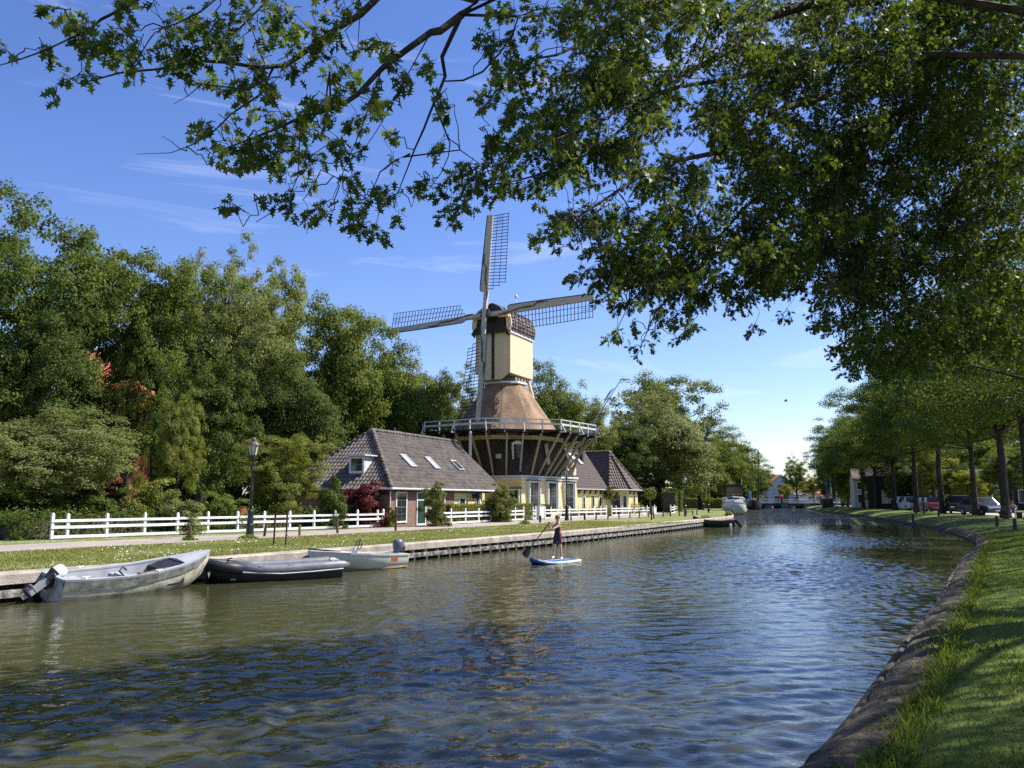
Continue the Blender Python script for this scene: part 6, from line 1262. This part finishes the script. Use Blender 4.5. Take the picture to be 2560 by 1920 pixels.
# ---------------------------------------------------------------- the big oak whose limbs hang over the water above the viewer
F1 = Vector((8.6, 4.5, ZR))
oak = tree('oak_tree', 'great oak beside the viewer whose lobed leaves hang across the whole top', 'tree', F1, 'oak2', (6.0, 6.0, 4.9), 11.6, LEAF_O, .42, BARK, 300, 14, 'oaks in a row along the right bank', rz=2.2)
oak2 = tree('oak_tree', 'second oak beyond the great one, dark limbs crossing the upper right', 'tree', Vector((13.5, 12.5, ZR)), 'thin2', (6.4, 6.4, 5.6), 10.4, LEAF_O, .38, BARK, 301, 14, 'oaks in a row along the right bank', rz=.7)
rng = np.random.default_rng(77)
def depth(px): return float(np.interp(px, [0, 600, 1200, 1600, 2000, 2560], [6.3, 6.9, 8.0, 10.5, 13.0, 15.0]))
def PD(px, py, dd=0.0): return D(px, py, depth(px) + dd)
MAIN = [  # limbs: (row of photo points, radius at the thick end, radius at the tip), from the trunk side outwards
    ([(374, -20), (317, 16), (252, 49), (220, 77), (187, 90), (155, 106), (102, 130), (40, 152), (0, 163)], .016, .004),
    ([(1000, -60), (900, 37), (846, 69), (773, 122), (716, 163), (651, 169), (561, 155), (500, 152), (400, 172), (300, 182), (215, 205)], .040, .006),
    ([(716, 163), (667, 195), (622, 224), (505, 210), (443, 195)], .014, .003), ([(505, 210), (470, 240), (434, 260)], .005, .002),
    ([(712, 171), (651, 236), (578, 285), (529, 334), (480, 362), (427, 382), (342, 385)], .013, .002), ([(450, 372), (430, 355), (405, 340)], .004, .002),
    ([(1230, -40), (1195, 0), (1154, 37), (1101, 77), (1077, 81), (1020, 122), (955, 171), (894, 236), (853, 264), (800, 281), (760, 290), (700, 318), (620, 350), (540, 380)], .055, .006),
    ([(1101, 81), (1105, 142), (1113, 191), (1093, 240), (1077, 277), (1060, 321), (1036, 374), (1024, 407), (1003, 460), (995, 484)], .026, .004),
    ([(1024, 385), (990, 400), (950, 430), (930, 480), (900, 520)], .010, .003),
    ([(1310, -20), (1296, 41), (1280, 90), (1248, 134), (1207, 179), (1158, 201), (1113, 203)], .018, .008),
    ([(1081, 268), (1109, 317), (1125, 358), (1121, 391), (1101, 435), (1069, 476)], .012, .003), ([(1109, 317), (1150, 375), (1200, 410), (1260, 430)], .008, .003),
    ([(950, 175), (900, 330), (870, 400), (830, 500)], .008, .003), ([(1000, 140), (985, 250), (940, 330), (905, 380), (840, 420)], .007, .003),
    ([(820, 105), (824, 180), (815, 245), (750, 320), (745, 440), (715, 510), (640, 555)], .010, .003),
    ([(900, 30), (895, 110), (870, 190)], .006, .002), ([(690, -20), (600, 70), (560, 110), (520, 180)], .012, .003), ([(560, -20), (500, 30), (440, 60), (380, 75)], .010, .003),
    ([(1700, -40), (1626, 0), (1553, 41), (1492, 81), (1435, 118), (1390, 138), (1341, 146), (1270, 200)], .045, .006),
    ([(1860, 190), (1780, 205), (1700, 216), (1614, 244), (1553, 325), (1480, 380), (1400, 420), (1300, 450), (1180, 470)], .04, .006),
    ([(1660, 232), (1560, 270), (1460, 320), (1360, 360), (1280, 380)], .02, .005),
    ([(2250, -40), (2189, 0), (2026, 8), (1912, 45), (1863, 94), (1800, 140), (1700, 190), (1640, 270), (1560, 420)], .13, .012),
    ([(2560, 53), (2433, 138), (2331, 171), (2295, 264), (2189, 301), (2087, 354), (2026, 423), (1960, 520), (1900, 620), (1880, 700)], .15, .012),
    ([(2060, 240), (1960, 270), (1880, 330), (1800, 380), (1700, 400), (1600, 440), (1480, 520), (1400, 570)], .07, .006),
    ([(1960, 440), (1860, 520), (1800, 590), (1760, 660), (1700, 720), (1640, 780), (1600, 870)], .035, .005), ([(1800, 590), (1700, 640), (1600, 700), (1540, 830)], .02, .004),
    ([(2100, 400), (2080, 520), (2050, 640), (2042, 740)], .03, .005), ([(1760, 640), (1740, 740), (1700, 860)], .01, .003)]
ENT = {0: (-.3, 1.6), 1: None}
bm_ = MB(0, -F1); bm2 = MB(0, -oak2.location); nodes = []
for li, (pts, r0, r1) in enumerate(MAIN):
    jit = rng.normal(size=len(pts)) * .12; P = [PD(px, py, jit[i] + (.6 * math.sin(li * 2.1))) for i, (px, py) in enumerate(pts)]
    if li > 1 and li in (2, 4, 6, 7, 9, 10, 11, 12, 13, 14): P[0] = min((q for q, _ in nodes), key=lambda q: (q - P[0]).length).copy()
    n = len(P); rr = [r0 + (r1 - r0) * (i / (n - 1)) ** .8 for i in range(n)]
    far = li >= 18
    (bm2 if far else bm_).tube(P, rr, 6)
    if pts[0][1] <= 0 or (li == 19) or (li == 17):                   # carry the limb on to its trunk, above the picture
        T0 = (oak2.location + Vector((0, 0, 6.5))) if far else (F1 + Vector((0, 0, 5.0 + .3 * (li % 4))))
        a = P[0]; mid = a.lerp(T0, .5) + Vector((0, 0, 1.1)); (bm2 if far else bm_).tube([T0, T0.lerp(mid, .5) + Vector((0, 0, .3)), mid, mid.lerp(a, .55) + Vector((0, 0, .25)), a], [r0 * 2.2, r0 * 1.8, r0 * 1.5, r0 * 1.2, r0], 6)
    for i in range(n - 1):
        for t in (0, .5): nodes.append((P[i].lerp(P[i + 1], t), rr[i]))
NP = np.array([q[0][:] for q in nodes])
EL = [(30, 165, 30, 26), (100, 128, 42, 22), (190, 70, 66, 50), (160, 30, 55, 28), (235, 105, 60, 46), (150, 215, 42, 26), (192, 190, 26, 32), (330, 90, 80, 55), (330, 165, 80, 36), (420, 60, 80, 55), (430, 130, 90, 52), (540, 60, 90, 55), (560, 120, 80, 55), (620, 50, 80, 50), (640, 190, 55, 36), (720, 60, 70, 55), (700, 195, 60, 32), (560, 250, 70, 24), (640, 252, 45, 26), (780, 90, 75, 55), (860, 60, 60, 55), (450, 175, 50, 26),
      (560, 350, 58, 38), (640, 330, 75, 42), (720, 330, 78, 50), (800, 320, 60, 55), (520, 412, 40, 28), (600, 395, 60, 36), (680, 400, 60, 36), (770, 390, 55, 42), (840, 280, 46, 46), (850, 200, 46, 42), (860, 385, 36, 40), (730, 460, 34, 34), (700, 507, 48, 30), (757, 500, 20, 40), (608, 567, 42, 32),
      (830, 532, 34, 30), (870, 472, 40, 40), (880, 530, 36, 26), (940, 570, 52, 32), (985, 520, 40, 40), (930, 492, 55, 30), (1030, 517, 20, 36), (900, 300, 46, 46), (940, 130, 50, 46), (930, 270, 38, 52), (1000, 195, 46, 46), (1080, 190, 20, 52), (1120, 250, 30, 34), (1110, 342, 22, 26), (960, 350, 30, 34),
      (1290, 30, 56, 34), (1250, 100, 46, 40), (1228, 122, 36, 30), (1360, 30, 70, 32), (1340, 90, 26, 22), (1420, 60, 50, 40), (1280, 190, 55, 55), (1260, 240, 46, 36), (1340, 160, 46, 36), (1310, 290, 55, 36), (1215, 370, 34, 24), (1280, 370, 75, 36), (1180, 455, 75, 46), (1110, 500, 56, 36), (1150, 535, 34, 24), (1260, 445, 75, 46), (1340, 400, 75, 55), (1400, 300, 85, 75), (1450, 200, 85, 75), (1400, 440, 75, 30), (1440, 390, 80, 55), (1330, 480, 40, 22), (1210, 300, 26, 30)]
EL = [(a, b, c, d) for a, b, c, d in EL]
LP, LA, LN, LS, LT = [], [], [], [], []
LP2, LA2, LN2, LS2, LT2 = [], [], [], [], []
def spray(p, d, L, n, out, mb, tw=.0035):
    d = Vector(d).normalized(); pts = []; q = p.copy(); k = 5
    for i in range(k + 1):
        pts.append(q.copy()); d = (d + Vector((rng.normal() * .18, rng.normal() * .18, -.10 + rng.normal() * .14))).normalized(); q = q + d * (L / k)
    mb.tube(pts, [tw * (1.3 - .18 * i) for i in range(k + 1)], 3, False)
    A, B, C_, S_, T_2 = out; base = rng.uniform(.2, .7)
    for i in range(n):
        e = .12 + .88 * (i + rng.uniform(0, 1)) / n; j = min(int(e * k), k - 1); pt = pts[j].lerp(pts[j + 1], e * k - j); dr = (pts[j + 1] - pts[j]).normalized()
        sd = dr.cross(Vector(rng.normal(size=3))).normalized(); ax = dr * rng.uniform(.2, .9) + sd * rng.uniform(.4, 1.0) + Vector((0, 0, -rng.uniform(.0, .55))); ax.normalize()
        nn = Vector((0, 0, 1)) * rng.uniform(.1, 1.0) + Vector(rng.normal(size=3)) * .75
        A.append(pt + ax * .02); B.append(ax); C_.append(nn); S_.append(rng.uniform(.08, .135) if out is O1 else rng.uniform(.065, .115)); T_2.append(min(1, max(0, base + rng.normal() * .18)))
O1 = (LP, LA, LN, LS, LT); O2 = (LP2, LA2, LN2, LS2, LT2)
def cluster(cx, cy, rx, ry, dens, out, mb, ddz=.5, link=True):
    Y = depth(cx) + rng.normal() * ddz; c = D(cx, cy, Y); sc = Y / FPX; area = math.pi * rx * ry * sc * sc
    nl = max(5, int(area * dens / (.30 * (.108 if out is O1 else .095) ** 2))); ns = max(1, int(nl / 11))
    if link:
        i = int(np.argmin(((NP - np.array(c[:])) ** 2).sum(1))); a = Vector(NP[i])
        Lk = (c - a).length; w_ = [Vector(rng.normal(size=3)) * Lk * .045 for _ in range(5)]
        mb.tube([a] + [a.lerp(c, t) + w_[k_] + Vector((0, 0, math.sin(t * 3.14) * Lk * .16)) for k_, t in enumerate((.18, .36, .54, .72, .88))] + [c], [min(.007, nodes[i][1]), .0062, .0056, .005, .0045, .004, .0035], 4, False)
    for k in range(ns):
        a = rng.uniform(0, 6.28); r = math.sqrt(rng.uniform(0, 1)) * .8; st = c + Vector((math.cos(a) * r * rx * sc, rng.normal() * .22, math.sin(a) * r * ry * sc + .05))
        if link: mb.tube([c, c.lerp(st, .3) + Vector((rng.normal() * .02, rng.normal() * .02, .03)), c.lerp(st, .65) + Vector((rng.normal() * .02, rng.normal() * .02, .035)), st], [.0036, .0032, .003, .0028], 3, False)
        L = min(.5, max(.2, 1.1 * min(rx, ry * 1.4) * sc)); d = Vector((math.cos(a) * .7 - .35, rng.normal() * .5, math.sin(a) * .4 - .25)); st = st - d.normalized() * L * .45
        spray(st, d, L, max(4, min(14, int(nl / ns))), out, mb)
for a in EL: cluster(*a, 2.0 if a[0] < 1050 and a[1] < 270 else (2.1 if a[0] < 1050 else 2.6), O1, bm_)
for a in [(1545, 835, 26, 26), (1600, 868, 28, 22), (1650, 810, 34, 30), (1700, 858, 24, 20), (1740, 740, 38, 30), (1885, 818, 22, 26), (1850, 760, 36, 34), (1955, 790, 16, 26), (1940, 740, 34, 34), (1520, 742, 38, 22), (1450, 700, 30, 20), (1358, 610, 24, 32), (1385, 572, 36, 16), (1420, 618, 28, 14), (1560, 770, 28, 34), (2042, 815, 20, 38), (2098, 880, 26, 24), (1620, 730, 46, 38), (1500, 660, 56, 28), (1800, 720, 36, 28), (1680, 700, 40, 40), (1580, 640, 40, 34), (1660, 560, 40, 40)]: cluster(*a, 1.9, O2, bm2, .6)
POLY = [(1400, -20), (1400, 200), (1380, 440), (1480, 455), (1560, 420), (1590, 490), (1455, 515), (1360, 575), (1365, 635), (1435, 612), (1480, 680), (1440, 718), (1510, 750), (1530, 768), (1595, 720), (1550, 835), (1570, 838), (1640, 765), (1605, 872), (1650, 858), (1740, 765), (1692, 862), (1716, 860), (1775, 735), (1830, 762), (1850, 740), (1888, 835), (1925, 800), (1958, 805), (1985, 715), (2020, 742), (2045, 790), (2085, 750), (2045, 850), (2110, 890), (2130, 940), (2300, 960), (2600, 900), (2600, -20)]
def inside(x, y):
    c = False
    for (x1, y1), (x2, y2) in zip(POLY, POLY[1:] + POLY[:1]):
        if (y1 > y) != (y2 > y) and x < (x2 - x1) * (y - y1) / (y2 - y1) + x1: c = not c
    return c
HOLES = [(1810, 560, 24, 110), (1760, 150, 26, 36), (1720, 300, 22, 34), (1560, 590, 30, 26), (1650, 640, 24, 30), (1500, 150, 16, 22), (1480, 330, 16, 16), (1960, 600, 14, 20), (2080, 690, 24, 16), (1870, 400, 18, 24), (1630, 500, 16, 26), (2250, 520, 30, 12), (2330, 500, 26, 10)]
cnt = 0
while cnt < 820:
    x, y = rng.uniform(1380, 2560), rng.uniform(-20, 960)
    if not inside(x, y) or any(((x - a) / b_) ** 2 + ((y - b) / c_) ** 2 < 1.6 for a, b, b_, c_ in HOLES): continue
    if x > 2150 and rng.uniform() < .15: continue
    if x < 2000 and math.sin(x * .021 + 1.1) * math.sin(y * .027 + x * .008) + .5 * math.sin(x * .05 + y * .04) > .38: continue
    if not (inside(x - 28, y + 18) and inside(x + 14, y + 26)):
        rx, ry = 26, 20
    else: rx, ry = rng.uniform(40, 75), rng.uniform(26, 48)
    cluster(x, y, rx, ry, 1.35, O2, bm2, 1.0, link=(x < 1950 or rng.uniform() < .4)); cnt += 1
bm_.build('hanging_branches', BARK, oak, True); bm2.build('hanging_branches', BARK, oak2, True)
for (A, B, C_, S_, T_2), t, nm in ((O1, oak, 'hanging_leaves'), (O2, oak2, 'hanging_leaves')):
    A = np.array([v[:] for v in A]) - np.array(t.location[:]); me = np_mesh(nm, leaf_poly(rng, A, np.array([v[:] for v in B]), np.array([v[:] for v in C_]), np.array(S_), OAK), len(OAK), np.array(T_2)); finish(nm, me, LEAF_O, t)
print('hanging leaves', len(LP), len(LP2))

# ---------------------------------------------------------------- grass and clover
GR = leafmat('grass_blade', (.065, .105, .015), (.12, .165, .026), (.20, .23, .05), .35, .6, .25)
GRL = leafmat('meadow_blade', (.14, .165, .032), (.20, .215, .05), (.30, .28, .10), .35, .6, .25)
def blades(P, h, w, r):
    n = len(P); a = r.uniform(0, 6.28, n); le = r.uniform(.1, .75, n); b = r.uniform(0, 6.28, n)
    sx = np.stack([np.cos(a), np.sin(a), 0 * a], 1) * w[:, None] / 2; tip = P + np.stack([np.cos(b) * le * h, np.sin(b) * le * h, h], 1); mid = P + np.stack([np.cos(b) * le * h * .35, np.sin(b) * le * h * .35, h * .6], 1)
    V = np.empty((n, 4, 3)); V[:, 0] = P - sx; V[:, 1] = P + sx; V[:, 2] = mid + sx * .7; V[:, 3] = tip; return V
r = np.random.default_rng(5)
prof_ = np.array([(0, .16), (.3, .26), (.9, .4), (1.8, .55), (3.2, .68), (4.6, ZR), (13, ZR)])
RA = np.array([q[:] for q in RL]); RNA = np.array([q[:] for q in RN]); ok = np.where((RA[:, 1] > 1.5) & (RA[:, 1] < 42))[0]
wt = 1 / np.maximum(RA[ok, 1], 3) ** .9; n = 170000; ii = r.choice(ok, n, p=wt / wt.sum()); of = .10 + .42 * r.uniform(0, 1, n) ** .45 + .12 * r.uniform(0, 1, n) + r.uniform(0, 1, n) ** 1.2 * 8.5
tuf = np.sin(of * 3.1 + ii * 1.7) * np.sin(ii * .9 + of) ; fr = r.uniform(0, 1, n)[:, None]
xy = (RA[ii] * (1 - fr) + RA[ii + 1] * fr) + (RNA[ii] * (1 - fr) + RNA[ii + 1] * fr) * of[:, None]
keep = (np.hypot(xy[:, 0], xy[:, 1]) > 2.2); xy, of, tuf = xy[keep], of[keep], tuf[keep]; n = len(xy)
P = np.column_stack([xy, np.interp(of, prof_[:, 0], prof_[:, 1]) - .01]); dist = np.hypot(P[:, 0], P[:, 1])
h = (.034 + .022 * np.clip(tuf, 0, 1) + .05 * (of < .7)) * r.uniform(.6, 1.5, n); w = .006 + .0007 * dist
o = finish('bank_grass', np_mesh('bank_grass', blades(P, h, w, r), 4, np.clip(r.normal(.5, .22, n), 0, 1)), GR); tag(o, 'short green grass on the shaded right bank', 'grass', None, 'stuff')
n = 90000; s = 6 + 48 * r.uniform(0, 1, n) ** 1.6; t = r.uniform(17.36, 24.3, n); c, d = UX, UY
P = np.column_stack([c * s - d * t, d * s + c * t, np.full(n, ZL - .005)]); h = .042 * r.uniform(.5, 1.5, n) * (1 + .5 * np.sin(s * .7) * np.sin(t * 1.3)) + .07 * (t < 17.6) * r.uniform(0, 1, n); w = np.full(n, .022)
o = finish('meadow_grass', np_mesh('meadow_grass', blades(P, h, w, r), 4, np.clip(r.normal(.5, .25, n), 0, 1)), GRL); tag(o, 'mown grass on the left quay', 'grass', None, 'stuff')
n = 700; cl = r.uniform(0, 1, (60, 2)); k = r.integers(0, 60, n); s = 8 + 48 * cl[k, 0] ** 1.3 + r.normal(size=n) * .8; t = np.clip(17.7 + 6.3 * cl[k, 1] + r.normal(size=n) * .45, 17.5, 24.2)
P = np.column_stack([c * s - d * t, d * s + c * t, np.full(n, ZL + .07)]) ; Nn = unit(np.array([0, -.4, 1]) + r.normal(size=(n, 3)) * .3)
o = finish('clover_flowers', np_mesh('clover_flowers', leaf_quads(r, P, Nn, .022, 1.0), 4), mat('clover_white', (.62, .60, .50), .8)); tag(o, 'white clover flowers scattered over the left grass', 'flowers', None, 'stuff')
for v in (): pass
